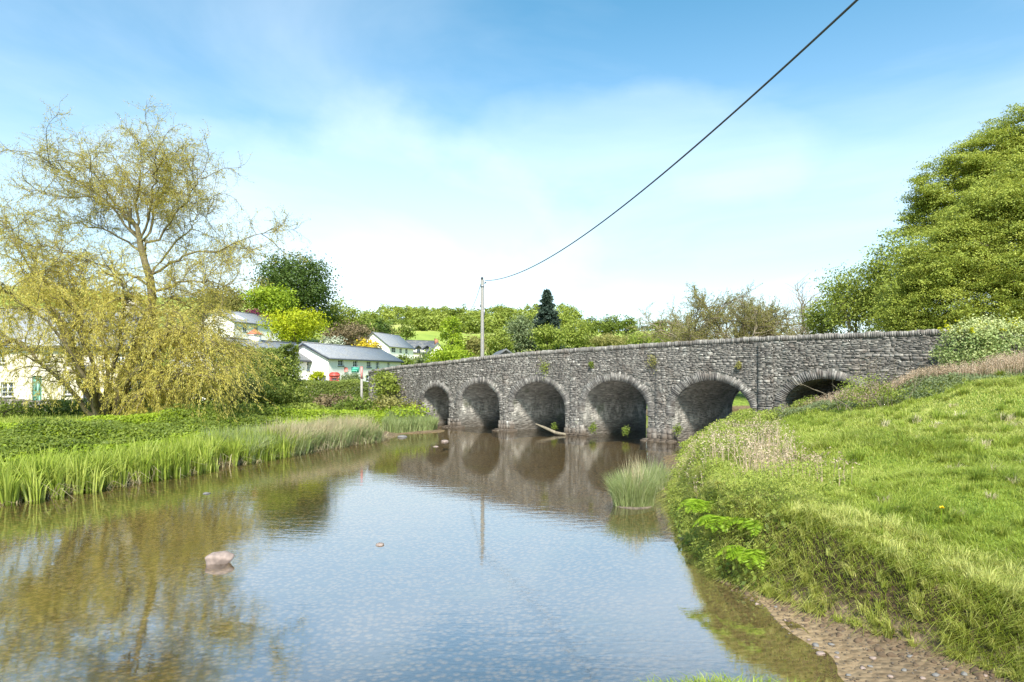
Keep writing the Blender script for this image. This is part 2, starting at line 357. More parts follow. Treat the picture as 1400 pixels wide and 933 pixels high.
M['render_white'] = plain('render_white', (.80, .75, .69), .8, .06, 3)
M['render_cream'] = plain('render_cream', (.74, .69, .57), .8, .09, 3)
def coursed(name, c0, c1, mort):
    m, n, l, b = mat(name); o = objvec(m)
    # brick pattern on the vertical plane: use x+y along and z up
    s_ = node(m, 'ShaderNodeSeparateXYZ'); l.new(o, s_.inputs[0]); cb = node(m, 'ShaderNodeCombineXYZ')
    l.new(mth(m, 'ADD', s_.outputs[0], s_.outputs[1]), cb.inputs[0]); l.new(s_.outputs[2], cb.inputs[1])
    br = node(m, 'ShaderNodeTexBrick', Scale=2.6); br.inputs['Color1'].default_value = (*c0, 1); br.inputs['Color2'].default_value = (*c1, 1); br.inputs['Mortar'].default_value = (*mort, 1)
    br.inputs['Mortar Size'].default_value = .03; l.new(cb.outputs[0], br.inputs['Vector'])
    l.new(mixc(m, ramp(m, noise(m, 3, 5, o), [(.45, (0,) * 3), (.7, (.6,) * 3)]), br.outputs[0], [x * .7 for x in c0]), b.inputs['Base Color']); b.inputs['Roughness'].default_value = .85
    bump(m, br.outputs['Fac'], -.3, .02); return m
M['cottage_wall'] = coursed('cottage_wall', (.66, .58, .45), (.78, .70, .56), (.58, .52, .42))
def slate(name, c0, c1):
    m, n, l, b = mat(name); o = objvec(m)
    s_ = node(m, 'ShaderNodeSeparateXYZ'); l.new(o, s_.inputs[0]); cb = node(m, 'ShaderNodeCombineXYZ')
    l.new(s_.outputs[0], cb.inputs[0]); l.new(mth(m, 'MULTIPLY', s_.outputs[2], 1.8), cb.inputs[1])
    br = node(m, 'ShaderNodeTexBrick', Scale=3.2); br.inputs['Color1'].default_value = (*c0, 1); br.inputs['Color2'].default_value = (*c1, 1); br.inputs['Mortar'].default_value = (*[x * .5 for x in c0], 1)
    br.inputs['Mortar Size'].default_value = .025; l.new(cb.outputs[0], br.inputs['Vector'])
    l.new(mixc(m, ramp(m, noise(m, 1.2, 6, o), [(.5, (0,) * 3), (.7, (.5,) * 3)]), br.outputs[0], (.27, .25, .19)), b.inputs['Base Color'])
    b.inputs['Roughness'].default_value = .5; bump(m, br.outputs['Fac'], -.3, .02); return m
M['slate'] = slate('slate', (.21, .215, .235), (.29, .295, .31))
M['slate_dark'] = slate('slate_dark', (.07, .075, .085), (.12, .125, .14))
M['brick'] = plain('brick', (.30, .13, .08), .85, .3, 14)
M['terracotta'] = plain('terracotta', (.48, .14, .08), .7, .15)
M['frame_white'] = plain('frame_white', (.80, .80, .78), .4, .03)
M['frame_dark'] = plain('frame_dark', (.06, .07, .09), .5, .1)
M['teal'] = plain('teal', (.12, .27, .21), .5, .15)
M['red'] = plain('red', (.48, .085, .065), .4, .08)
M['green_sign'] = plain('green_sign', (.02, .30, .20), .4, .03)
M['white_paint'] = plain('white_paint', (.80, .80, .78), .5, .05)
M['sign_pale'] = plain('sign_pale', (.25, .62, .50), .5, .05)
M['grey_wood'] = plain('grey_wood', (.27, .25, .225), .85, .2, 12)
M['metal'] = plain('metal', (.30, .31, .32), .45, .1, 12, .7)
M['black'] = plain('black', (.02, .02, .022), .5, .2)
M['wire'] = plain('wire', (.05, .048, .048), .6, .1)
M['rock'] = plain('rock', (.22, .165, .14), .85, .35, 9, bmp=.6)
M['rock_grey'] = plain('rock_grey', (.14, .13, .122), .8, .3, 12, bmp=.5)
M['road'] = plain('road', (.06, .06, .062), .9, .2, 20)
m, n, l, b = mat('pane_mat'); M['pane'] = m
b.inputs['Base Color'].default_value = (.05, .06, .07, 1); b.inputs['Roughness'].default_value = .06
M['petal'] = plain('petal', (.80, .55, .01), .5, .1)

# ------------------------------------------------------------------ terrain
LSH = [(-300,-60),(-60,-3),(-25,8),(-14.5,12.2),(-11.1,14.3),(-10.1,16.8),(-8.9,21.1),(-7.4,25.6),(-5.9,29.6),(-5.5,31.0),(-5.4,32.8),(-3.5,34.0),(-3.6,35.6),(-5.0,38.0),(-5.6,40.2),(-4,43),(5,50),(21,61),(60,75),(300,140)]
RSH = [(300,110),(70,58),(35,45),(20,35),(12.5,28),(10.2,26.6),(7.4,25.6),(5.4,23.5),(4.5,19.5),(3.45,15.2),(2.9,10.8),(2.75,8.9),(3.05,7.9),(3.1,6.6),(2.95,5.9),(2.8,4.9),(2.1,4.3),(1.2,4.05),(.4,3.9),(-.6,2.9),(-3,1.3),(-8,-2),(-60,-30),(-300,-120)]
WATER = np.array(LSH + RSH, float)
BANK_R = np.array([(300,105),(70,56),(35,43),(20,33.5),(13,27),(10.4,26.0),(8.0,25.0),(6.0,22.8),(5.1,19.2),(3.65,15),(2.98,10.8),(2.82,9.1),(3.15,8.35),(3.55,7.3),(4.2,5.9),(4.55,4.4),(3.6,3.2),(2.2,2.9),(1.55,3.50),(1.0,3.60),(.5,3.46),(-.4,2.3),(-3,.7),(-8,-2.8),(-60,-31),(-300,-122),(-300,-400),(600,-400),(600,105)], float)
BANK_L = np.array([(-300,-58),(-60,-1),(-25,9),(-14.7,12.8),(-11.5,14.8),(-10.5,17.1),(-9.3,21.4),(-7.9,25.8),(-6.5,29.8),(-6.2,31.4),(-5.9,33.2),(-4.4,34.6),(-4.3,35.8),(-5.6,38.4),(-6.2,40.4),(-4.6,43.6),(5,50.6),(21,61.6),(60,75.6),(300,141),(2000,500),(2000,4000),(-3000,4000),(-3000,-58)], float)
def sdist(x, y, poly):
    x = np.asarray(x, float); y = np.asarray(y, float)
    d = np.full(x.shape, 1e9); ins = np.zeros(x.shape, bool); n = len(poly)
    for i in range(n):
        ax, ay = poly[i]; bx, by = poly[(i + 1) % n]; ex, ey = bx - ax, by - ay
        t = np.clip(((x - ax) * ex + (y - ay) * ey) / (ex * ex + ey * ey + 1e-12), 0, 1)
        d = np.minimum(d, (x - ax - t * ex) ** 2 + (y - ay - t * ey) ** 2)
        c = ((ay > y) != (by > y)); ins ^= c & (x < (ex) * (y - ay) / (ey if abs(ey) > 1e-12 else 1e-12) + ax)
    return np.sqrt(d) * np.where(ins, 1, -1)
TPX = [-700, 0, 300, 430, 540, 650, 800, 900, 1000, 1200, 1700]
TY = [40, 65, 80, 95, 110, 150, 250, 400, 600, 4000]
TZ = np.array([
 [1.2, 1.5, 3, 7, 11, 20, 38, 46, 46, 40],
 [1.0, 1.2, 3, 7, 11, 20, 38, 46, 46, 40],
 [1.0, 1.1, 3, 7.5, 10.5, 18, 34, 44, 46, 40],
 [1.0, 1.1, 2.4, 5, 8, 13, 26, 42, 44, 40],
 [1.0, 1.1, 1.6, 2.2, 3, 5.2, 19, 39, 42, 40],
 [1.0, 1.0, 1.1, 1.5, 2.4, 5, 17, 36, 40, 38],
 [1.0, 1.0, 1.0, 1.2, 1.6, 3, 12, 32, 36, 34],
 [1.0, 1.0, 1.0, 1.1, 1.4, 3, 12, 33, 33, 30],
 [1.2, 1.2, 1.2, 1.3, 1.5, 3, 10, 27, 28, 24],
 [2.2, 2.2, 2.2, 2.2, 2.4, 3, 8, 18, 20, 20],
 [3, 3, 3, 3, 3, 4, 8, 14, 16, 16]], float)
CTL = np.array([(0,0,1.10),(1,3.1,1.17),(-6,-3,1.2),(3.4,9,1.02),(3.9,8,1.0),(4.4,6.6,.74),(4.6,5.6,.66),(5.5,5,.85),(4.8,8,1.08),(3.6,11,1.02),(4.4,11,1.05),(3.9,13,1.0),(4.6,15,1.0),(6,19,.9),(7,23,.7),(4.9,21,.55),(9,25.3,.8),(10,25,1.1),(11.5,24.4,1.45),(8,21,1.05),
 (6.5,9,1.27),(7.5,13,1.5),(10,16,1.85),(9,20,1.45),(11,22,1.75),(12.5,23,2.0),(14,21.5,2.75),(13.5,17,2.55),(16,20,3.1),(18,15,2.7),(25,20,3.1),(10,8,1.5),(15,8,1.9),(8,3,1.3),(20,0,1.8),(15,30,2.4),(30,40,2.2),
 (-12,16,.35),(-13,19,.62),(-16,20,.9),(-11,23,.62),(-9.5,27,.62),(-14,27,1.0),(-18,29.5,.95),(-20,36,.95),(-8,31,.6),(-7.5,34,.75),(-9,38,1.0),(-12,42,1.0),(-20,20,1.0),(-40,15,1.2),(-40,40,1.2),(-5,46,1.0)], float)
def topz(x, y):
    w = 0; s = 0
    for cx, cy, cz in CTL:
        k = 1 / (((x - cx) ** 2 + (y - cy) ** 2) ** 1.6 + .3); w = w + k; s = s + k * cz
    near = s / w
    yy = np.maximum(y, 20); px = 700 + 900 * x / yy
    ix = np.clip(np.interp(px, TPX, range(len(TPX))), 0, len(TPX) - 1.001); iy = np.clip(np.interp(yy, TY, range(len(TY))), 0, len(TY) - 1.001)
    i0 = ix.astype(int); j0 = iy.astype(int); fx = ix - i0; fy = iy - j0; fx = fx * fx * (3 - 2 * fx)
    far = TZ[i0, j0] * (1 - fx) * (1 - fy) + TZ[i0 + 1, j0] * fx * (1 - fy) + TZ[i0, j0 + 1] * (1 - fx) * fy + TZ[i0 + 1, j0 + 1] * fx * fy
    k = sstep(38, 50, y)
    return near * (1 - k) + far * k + fn(x, y, .09, 5) * sstep(60, 200, y) * 1.5
def ground(x, y):
    x = np.asarray(x, float); y = np.asarray(y, float)
    dw = -sdist(x, y, WATER)                       # >0 on land
    db = np.maximum(sdist(x, y, BANK_R), sdist(x, y, BANK_L))
    left = sdist(x, y, BANK_L) > sdist(x, y, BANK_R)
    bed = -np.clip(.02 + .13 * -dw, .0, .42) + fn(x, y, 1.3) * .035
    beach = np.clip(.11 * dw, 0, .22) + fn(x, y, 3, 2) * .012
    wd = np.where(left, 3.2, .20 + .14 * (1 + fn(x, y, .9, 9)) + sstep(11, 20, y) * .9)
    t = topz(x, y)
    z = np.where(dw < 0, bed, beach)
    k = sstep(0, 1, db / wd)
    bumps = fn(x, y, 2.6, 7) * .06 + fn(x, y, .9, 3) * .10
    return np.where(db > 0, z + (t + bumps * sstep(.2, 2.5, db) - z) * k, z)
def axis(parts):
    out = []
    for a, b_, st_ in parts: out.append(np.arange(a, b_, st_))
    return np.concatenate(out)
def geo(a, b_, st_, gr):
    out = [a]
    while out[-1] < b_: out.append(out[-1] + st_); st_ *= gr
    return np.array(out)
xs = np.concatenate([-geo(22, 2600, .6, 1.07)[::-1], np.arange(-21.8, -1, .2), np.arange(-1, 7, .085), np.arange(7, 23, .2), geo(23, 2600, .6, 1.07)])
ys = np.concatenate([-geo(2.5, 500, .6, 1.15)[::-1], np.arange(-2, 2, .3), np.arange(2, 12, .085), np.arange(12, 45, .2), geo(45, 3800, .5, 1.035)])
gx, gy = np.meshgrid(xs, ys)
gz = ground(gx, gy)
mb = MB(); nx, ny = len(xs), len(ys)
idx = np.arange(nx * ny).reshape(ny, nx)
mb.add(np.stack([gx, gy, gz], -1), np.stack([idx[:-1, :-1], idx[:-1, 1:], idx[1:, 1:], idx[1:, :-1]], -1).reshape(-1, 4))
tag(mb.build('ground', M['ground'], smooth=True), kind='structure')
# water: the river outline as a sheet, a little wider than the river and cut by the banks
mb = MB(); wx = np.arange(-60, 90, 1.0); wy = np.arange(-30, 90, 1.0)
ax_, ay_ = np.meshgrid(wx, wy); c_ = -sdist(ax_ + .5, ay_ + .5, WATER) < 1.6
idx = np.arange(ax_.size).reshape(ax_.shape)
sel = c_[:-1, :-1]
mb.add(np.stack([ax_, ay_, np.zeros(ax_.shape)], -1), np.stack([idx[:-1, :-1], idx[:-1, 1:], idx[1:, 1:], idx[1:, :-1]], -1)[sel].reshape(-1, 4))
tag(mb.build('water', M['water']), kind='structure')

# ------------------------------------------------------------------ bridge
U = np.array([.760, -.650]); A0 = np.array([-7.07, 41.04]); NF = np.array([-.650, -.760])   # along, start, outward normal
DV = np.array([.731, .682]); WB = 5.2
ARCH = [(2.18, 4.51, 2.31), (5.35, 8.42, 2.54), (9.25, 12.80, 2.62), (13.85, 17.39, 2.70), (18.58, 22.10, 2.70), (23.25, 26.40, 2.76)]
S0, S1 = -3.0, 29.9
def ptop(s): return np.interp(s, [-3, 0, 3.64, 7, 10.3, 16.4, 22.2, 27, 31], [3.35, 3.61, 3.79, 4.02, 4.19, 4.355, 4.46, 4.45, 4.45])
def intr(s):
    z = np.full(np.shape(s), -9.); s = np.asarray(s)
    for a, b_, zc_ in ARCH:
        c = (a + b_) / 2; h = (b_ - a) / 2; r = .80 * h; k = np.clip(1 - ((s - c) / h) ** 2, 0, 1)
        z = np.where((s >= a) & (s <= b_), zc_ - r + r * np.sqrt(k), z)
    return z
def fpt(s, off, z):                                # on the river face, off = out from the wall plane
    s = np.asarray(s, float); return np.stack([A0[0] + U[0] * s + NF[0] * off, A0[1] + U[1] * s + NF[1] * off, np.broadcast_to(z, s.shape)], -1)
br = thing('stone_bridge', 'long grey rubble stone bridge with six round arches crossing the river', 'bridge', tuple(fpt(14, -2.6, 0)))
def wallgrid(mb, sA, z0f, z1f, origin, flip=False):
    n_ = len(sA)
    v = np.concatenate([origin(sA, z0f), origin(sA, z1f)])
    f = np.array([(i, i + 1, n_ + i + 1, n_ + i) for i in range(n_ - 1)])
    mb.add(v, f[:, ::-1] if flip else f)
sA = np.unique(np.concatenate([np.arange(S0, S1 + .01, .1)] + [np.array([a, a + .01, a + .03, b_ - .03, b_ - .01, b_]) for a, b_, _ in ARCH]))
zi = intr(sA); zb = np.where(zi > -5, zi, -.7)
shift = DV * WB
mb = MB()
front = lambda s, z: np.stack([A0[0] + U[0] * s, A0[1] + U[1] * s, z], -1)
back = lambda s, z: np.stack([A0[0] + U[0] * s + shift[0], A0[1] + U[1] * s + shift[1], z], -1)
wallgrid(mb, sA, zb, ptop(sA) - .2, front); wallgrid(mb, sA, zb, ptop(sA) - .2, back, True)
part_at(mb, 'wall', M['mortar'], br)
# road deck and the inner faces of both parapets
mb = MB(); PT = .40
inn = lambda s, z: front(s, z) + np.array([*(DV * PT), 0]); inb = lambda s, z: back(s, z) - np.array([*(DV * PT), 0])
wallgrid(mb, sA, ptop(sA) - 1.1, ptop(sA) - .12, inn, True); wallgrid(mb, sA, ptop(sA) - 1.1, ptop(sA) - .12, inb)
v = np.concatenate([front(sA, ptop(sA) - .2), inn(sA, ptop(sA) - .2), inb(sA, ptop(sA) - .2), back(sA, ptop(sA) - .2)]); n_ = len(sA)
mb.add(v, np.concatenate([np.array([(i, i + 1, n_ + i + 1, n_ + i) for i in range(n_ - 1)]), np.array([(2*n_ + i, 2*n_ + i + 1, 3*n_ + i + 1, 3*n_ + i) for i in range(n_ - 1)])]))
part_at(mb, 'parapet_back', M['mortar'], br)
mb = MB(); sR = np.arange(-3, 29.9, .5)
v = np.concatenate([inn(sR, ptop(sR) - 1.09), inb(sR, ptop(sR) - 1.09)]); n_ = len(sR)
mb.add(v, np.array([(i, i + 1, n_ + i + 1, n_ + i) for i in range(n_ - 1)]))
tag(mb.build('road', M['road']), kind='structure')
# coursed rubble on the river face
def stones(mb, sA_, sB, zlo, zhi, extr=.33, face=fpt, seed=3, cut=True, proud=(.0, .026)):
    r = np.random.default_rng(seed)
    Vs = []; Ts = []
    pan = [sA_]
    while pan[-1] < sB: pan.append(pan[-1] + r.uniform(.6, 1.7))
    jobs = []; jt = .12
    if sB - sA_ < 2: pan = [sA_, sB]; jt = .015
    for pa, pb in zip(pan[:-1], pan[1:]):
        z = zlo + r.uniform(-.05, 0)
        while z < zhi:
            h = r.uniform(.024, .058) if r.random() < .85 else r.uniform(.06, .12)
            jobs.append((z, h, pa + r.uniform(-jt, jt), pb + r.uniform(-jt, jt))); z += h
    for z, h, pa, pb in jobs:
        s = pa
        while s < pb - .05:
            ln = r.uniform(.07, .34) * (1 if h < .09 else 1.15); s2 = min(s + ln, pb)
            zj = z + fn(np.array(s), np.array(z), .6, 4) * .04 + .012 * math.sin(s * 1.3)
            hh_ = h * r.uniform(.72, .96); top = zj + hh_
            ok = top < ptop((s + s2) / 2) - .19
            if ok and cut:
                for a, b_, zc_ in ARCH:
                    c = (a + b_) / 2; hw = (b_ - a) / 2; sp_ = zc_ - .8 * hw
                    for q in (s + .01, s2 - .01):
                        if zj + hh_ < sp_:
                            if a < q < b_: ok = False
                        else:
                            e = ((q - c) / (hw + extr)) ** 2 + (max(0, (zj - sp_)) / (.8 * hw + extr)) ** 2
                            if e < 1: ok = False
                    if ok is False: break
            if ok:
                p = r.uniform(*proud); g_ = r.uniform(.006, .016); tl = r.normal(0, .006)
                ss = np.array([s + g_, s2 - g_, s2 - g_, s + g_]); zz = np.array([zj, zj + tl, zj + hh_ + tl, zj + hh_])
                jit = r.normal(0, .006, 4)
                outp = face(ss + jit, np.array([p, p + r.normal(0, .006), p, p]) + .012, zz + r.normal(0, .004, 4)); inp = face(ss, -.05, zz)
                Vs.append(np.concatenate([outp, inp])); Ts.append(np.clip(r.normal(.48, .21) + .12 * fn(np.array(s), np.array(z), 1.0, 11), 0, 1))
            s = s2
    V = np.concatenate(Vs); k = np.arange(len(Vs))[:, None, None] * 8
    F_ = (k + np.array([[[0,1,2,3],[0,4,5,1],[1,5,6,2],[2,6,7,3],[3,7,4,0]]])).reshape(-1, 4)
    mb.add(V, F_, np.repeat(np.array(Ts), 5))
mb = MB(); stones(mb, S0, S1, -.25, 4.5)
part_at(mb, 'stonework', M['rubble'], br)
def bfpt(s, off, z):
    s = np.asarray(s, float); q = fpt(s, -np.asarray(off), z); q[..., 0] += shift[0]; q[..., 1] += shift[1]; return q
# voussoir rings, one per arch and face
for a, b_, zc_ in ARCH:
    c = (a + b_) / 2; hw = (b_ - a) / 2; rz_ = .8 * hw
    for face, nm in ((fpt, 0), (bfpt, 1)):
        mb = MB(); th = math.pi - .02; r = np.random.default_rng(int(a * 10) + nm)
        th = math.pi + .12
        while th > -.12:
            dth = r.uniform(.045, .095) / hw; t2 = th - dth; ln = r.uniform(.24, .42); pr = .022 + r.uniform(0, .02)
            def pt(t, rr): return c + math.cos(t) * (hw + rr), zc_ - rz_ + math.sin(t) * (rz_ + rr)
            q = [pt(th - .004, -.015), pt(t2 + .004, -.015), pt(t2 + .004, ln), pt(th - .004, ln)]
            ss = np.array([x[0] for x in q]); zz = np.array([x[1] for x in q])
            mb.add(np.concatenate([face(ss, pr + r.normal(0, .004, 4), zz), face(ss, -.2, zz)]), np.array([(0,1,2,3),(0,4,5,1),(1,5,6,2),(2,6,7,3),(3,7,4,0)]), np.clip(r.normal(.42, .24), 0, 1))
            th = t2
        part_at(mb, 'arch_ring', M['voussoir'], br)
    # lining of the arch
    mb = MB(); tt = np.linspace(0, math.pi, 41)
    ps = np.concatenate([[a] * 8, c - hw * np.cos(tt), [b_] * 8]); sp_ = zc_ - rz_
    pz = np.concatenate([np.linspace(-.7, sp_ - .05, 8), sp_ + rz_ * np.sin(tt), np.linspace(sp_ - .05, -.7, 8)])
    ds = np.linspace(0, 1, 40); n1, n2 = len(ps), len(ds)
    G = np.zeros((n2, n1, 3))
    for j, dd_ in enumerate(ds):
        q = front(ps, pz); q[:, 0] += shift[0] * dd_; q[:, 1] += shift[1] * dd_
        k = fn(ps * 1.5 + dd_ * 9, pz * 2 + 3 * dd_, 3.0, 6) * .03
        q[:, 0] += U[0] * k; q[:, 1] += U[1] * k; G[j] = q
    idx = np.arange(n1 * n2).reshape(n2, n1)
    mb.add(G, np.stack([idx[:-1, :-1], idx[1:, :-1], idx[1:, 1:], idx[:-1, 1:]], -1).reshape(-1, 4))
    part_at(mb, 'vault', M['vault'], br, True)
# flat pilasters between the arches
for sa_, sb_, of_, zt_, sd_ in ((22.38, 22.98, .11, 4.2, 31), (17.78, 18.28, .06, 3.9, 32), (13.12, 13.56, .06, 3.3, 33), (8.70, 9.02, .05, 2.9, 34)):
    mb = MB(); stones(mb, sa_, sb_, -.25, zt_, face=lambda s, off, z, of_=of_: fpt(s, off + of_, z), seed=sd_, cut=False)
    part_at(mb, 'pilaster', M['rubble'], br)
# coping of slates set on edge
for face, nm in ((front, 0), (lambda s, z: back(s, z) - np.array([*(DV * .42), 0]), 1)):
    mb = MB(); s = S0; r = np.random.default_rng(5 + nm)
    while s < S1:
        t = r.uniform(.05, .10); z0 = float(ptop(s)) - .205; z1 = float(ptop(s)) + r.normal(0, .014); o0 = -.05 + r.normal(0, .01)
        b0 = face(np.array([s + .004, s + t - .004]), np.array([z0, z0])); e = np.array([*(DV * .5), 0]); o_ = np.array([*(NF * -o0), 0])
        lo = np.array([b0[0] + o_, b0[1] + o_, b0[1] + e, b0[0] + e]); hi = lo.copy(); hi[:, 2] = z1 - np.array([.03, .03, .03, .03]) * r.random(); hi[2:, 2] -= .01
        mb.add(np.concatenate([lo, hi]), np.array([(4,5,6,7),(0,1,5,4),(1,2,6,5),(2,3,7,6),(3,0,4,7),(3,2,1,0)]), np.clip(r.normal(.6, .2), 0, 1))
        s += t
    part_at(mb, 'coping', M['voussoir'], br)
# pier footings: low ledges at the waterline
for i in range(5):
    a = ARCH[i][1]; b_ = ARCH[i + 1][0]; mb = MB(); r = np.random.default_rng(20 + i)
    for k in range(4):
        z0 = -.5 + .0; w_ = (.34, .26, .05, .03)[k] ; zt = (.03, .09, .34, .52)[k] + r.normal(0, .01); zz0 = (-.5, .04, .10, .34)[k]
        s0 = a - w_ * .55; s1 = b_ + w_ * .55; nn = 5
        for q in range(nn):
            sa = s0 + (s1 - s0) * q / nn + .006; sb = s0 + (s1 - s0) * (q + 1) / nn - .006
            o_ = w_ + r.normal(0, .025) + .05
            P_ = [fpt(np.array([sa, sb, sb, sa]), np.array([o_, o_, -.3, -.3]), zz_) for zz_ in (zz0 + .003, zt - .003)]
            mb.add(np.concatenate(P_), np.array([(4,5,6,7),(0,1,5,4),(1,2,6,5),(3,0,4,7)]), np.clip(r.normal(.5, .2), 0, 1))
    part_at(mb, 'footing', M['footing'], br)

# ------------------------------------------------------------------ plants and trees
def grow(st_, d, ln, n_, wob=.2, pull=(0, 0, 0), curl=0.):
    B = len(st_); Pn = [st_]; d = nrm(d); ln = np.broadcast_to(ln, B)[:, None]; pull = np.asarray(pull, float)
    cv = rng.normal(size=(B, 3)) * curl
    for i in range(n_):
        cv = cv * .7 + rng.normal(size=(B, 3)) * curl * .8
        d = nrm(d + rng.normal(size=(B, 3)) * wob + pull + cv); Pn.append(Pn[-1] + d * ln / n_)
    return np.stack(Pn, 1)
def along(Pt, n_, lo=.2, hi=1.):
    B, n1, _ = Pt.shape; i = rng.integers(0, B, n_); t = rng.uniform(lo, hi, n_) * (n1 - 1); k = np.minimum(t.astype(int), n1 - 2); f = (t - k)[:, None]
    p = Pt[i, k] * (1 - f) + Pt[i, k + 1] * f; return p, nrm(Pt[i, k + 1] - Pt[i, k]), i, t / (n1 - 1)
def taper(n_, r0, r1): return np.linspace(r0, r1, n_)
def crown_pts(ells, ncl, per, cr, shell=.72, flat=.6, cen=None, low=-1.0, droop=0, tvar=.16, upb=.5):
    ells = np.asarray(ells, float); w_ = (ells[:, 3] * ells[:, 4] + ells[:, 3] * ells[:, 5] + ells[:, 4] * ells[:, 5]); w_ /= w_.sum()
    e = ells[rng.choice(len(ells), ncl, p=w_)]
    d = nrm(rng.normal(size=(ncl, 3))); d[:, 2] = np.where(d[:, 2] < low, -d[:, 2], d[:, 2])
    lump = 1 + .10 * np.sin(d[:, 0] * 7 + e[:, 0]) * np.sin(d[:, 2] * 9 + e[:, 1]) + .07 * np.sin(d[:, 1] * 13 + d[:, 2] * 11)
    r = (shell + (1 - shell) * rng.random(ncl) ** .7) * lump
    Cc = e[:, :3] + d * e[:, 3:] * r[:, None]
    o = rng.normal(size=(ncl, per, 3)) * cr * np.array([1, 1, flat]); P_ = Cc[:, None] + o
    if droop: P_[..., 2] -= droop * (o[..., 0] ** 2 + o[..., 1] ** 2) / cr
    Nn = d[:, None] * .8 + rng.normal(size=(ncl, per, 3)) * .8 + np.array([0, 0, upb])
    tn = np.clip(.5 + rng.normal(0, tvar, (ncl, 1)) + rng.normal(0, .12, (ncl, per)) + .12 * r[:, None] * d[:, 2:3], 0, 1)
    return P_.reshape(-1, 3), Nn.reshape(-1, 3), tn.ravel(), Cc
def tree(name, label, cat, base, ells, mat_, leaf=.12, ncl=600, per=30, cr=.5, tr=.25, bark='bark', group=None, shell=.72, flat=.55, limbs=14, low=-1, droop=0, cname='crown', tvar=.16, upb=.5):
    base = np.asarray(base, float); root = thing(name, label, cat, tuple(base), group=group)
    ells = [(base[0] + e[0], base[1] + e[1], base[2] + e[2], *e[3:]) for e in ells]
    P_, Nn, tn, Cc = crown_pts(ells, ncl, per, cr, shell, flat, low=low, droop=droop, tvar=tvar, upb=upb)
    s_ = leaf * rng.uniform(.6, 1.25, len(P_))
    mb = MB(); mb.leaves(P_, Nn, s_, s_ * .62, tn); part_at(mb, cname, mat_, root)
    if tr:
        E = np.array(ells); cz = (E[:, 2] * E[:, 5]).sum() / E[:, 5].sum(); topc = np.array([E[:, 0].mean(), E[:, 1].mean(), cz])
        mb = MB(); t = np.linspace(0, 1, 8)[:, None]; tp = base + (topc - base) * t + np.array([.15, .1, 0]) * np.sin(t * 5) * tr * 2; tp[0, 2] -= .4
        mb.tubes(tp[None], taper(8, tr, tr * .45)[None], 9)
        k = rng.choice(len(Cc), min(limbs, len(Cc)), replace=False); st_ = tp[rng.integers(3, 8, len(k))]
        tt_ = np.linspace(0, 1, 7)[None, :, None]; en = Cc[k][:, None]; q = st_[:, None] * (1 - tt_) + en * tt_; q = q + rng.normal(size=q.shape) * .12 * np.sin(tt_ * math.pi) * tr * 4
        q[..., 2] += (np.sin(tt_[..., 0] * math.pi)) * .06 * np.linalg.norm(en[:, 0] - st_, axis=1)[:, None]
        mb.tubes(q, np.broadcast_to(taper(7, tr * .38, tr * .06), q.shape[:2]), 5)
        part_at(mb, 'trunk', M[bark], root, True)
    return root
def gz1(x, y): return float(ground(np.array([x]), np.array([y]))[0])
def pxY(px, Y): x = (px - 700) / 900 * Y; return x, Y, gz1(x, Y)
def ptree(name, label, cat, px0, px1, py0, py1, Y, mat_, dens=1.0, leafpx=2.0, lobes=6, base_py=None, **kw):
    # a tree whose crown spans the given breadth and height at distance Y
    k = Y / F; x = ((px0 + px1) / 2 - 700) * k; zt = CH - (py0 - HY) * k; zb_ = CH - (py1 - HY) * k; gzz = gz1(x, Y); zb_ = max(zb_, gzz + .1)
    rx = (px1 - px0) / 2 * k; rzz = (zt - zb_) / 2; cz = (zt + zb_) / 2 - gzz
    ells = [(0, 0, cz, rx * .78, rx * .75, rzz * .9)]
    for i in range(lobes):
        a = i * 2 * math.pi / lobes + rng.uniform(-.4, .4); f = rng.uniform(.36, .52)
        h_ = rng.uniform(-.55, .62)
        q = math.sqrt(max(0, 1 - h_ * h_)) * (1 - f) * 1.05
        ells.append((math.cos(a) * rx * q, math.sin(a) * rx * q, cz + h_ * rzz * (1 - f) * 1.2, rx * f, rx * f, rzz * f * .95))
    leaf = leafpx * k; area = 4 * rx * rzz; per = kw.pop('per', 26)
    ncl = int(dens * area * 4.6 / (leaf * leaf * 1.24) / per) + 8
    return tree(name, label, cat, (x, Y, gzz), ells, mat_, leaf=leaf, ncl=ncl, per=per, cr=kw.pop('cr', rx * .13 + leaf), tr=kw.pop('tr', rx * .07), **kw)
print('trees')
# hillside on the left
ptree('broadleaf_tree', 'tall dark green round-crowned tree on the hillside, largest above the village roofs', 'tree', 352, 456, 338, 478, 118, M['leaf_dark'], 1.25, 1.7, 7)
ptree('broadleaf_tree', 'bright fresh green tree just left of and below the tall dark tree', 'tree', 337, 402, 387, 440, 108, M['leaf_lime'], 1.0, 1.7)
ptree('ornamental_tree', 'vivid yellow leaved tree in front of the tall dark tree', 'tree', 364, 444, 418, 470, 90, M['leaf_yellow'], 1.1, 1.7, 6)
ptree('broadleaf_tree', 'olive green tree left of the white bungalow, partly behind the willow', 'tree', 262, 338, 388, 470, 112, M['leaf_olive'], 1.1, 1.7)
ptree('broadleaf_tree', 'light green tree at the right foot of the tall dark tree', 'tree', 440, 492, 406, 472, 128, M['leaf_light'], 1.1, 1.7)
ptree('shrub', 'purple leaved shrub behind the roof of the white bungalow', 'shrub', 326, 368, 423, 446, 102, M['leaf_purple'], 1.2, 1.7, tr=.08, cname='foliage')
ptree('shrub', 'brownish olive shrub on the slope above the long slate roof', 'shrub', 446, 506, 441, 482, 98, M['leaf_brown'], 1.0, 1.6, tr=.1, cname='foliage')
ptree('shrub', 'pale blossoming shrub above the long slate roof', 'shrub', 438, 466, 459, 478, 92, M['blossom'], 1.0, 1.6, tr=.06, cname='foliage')
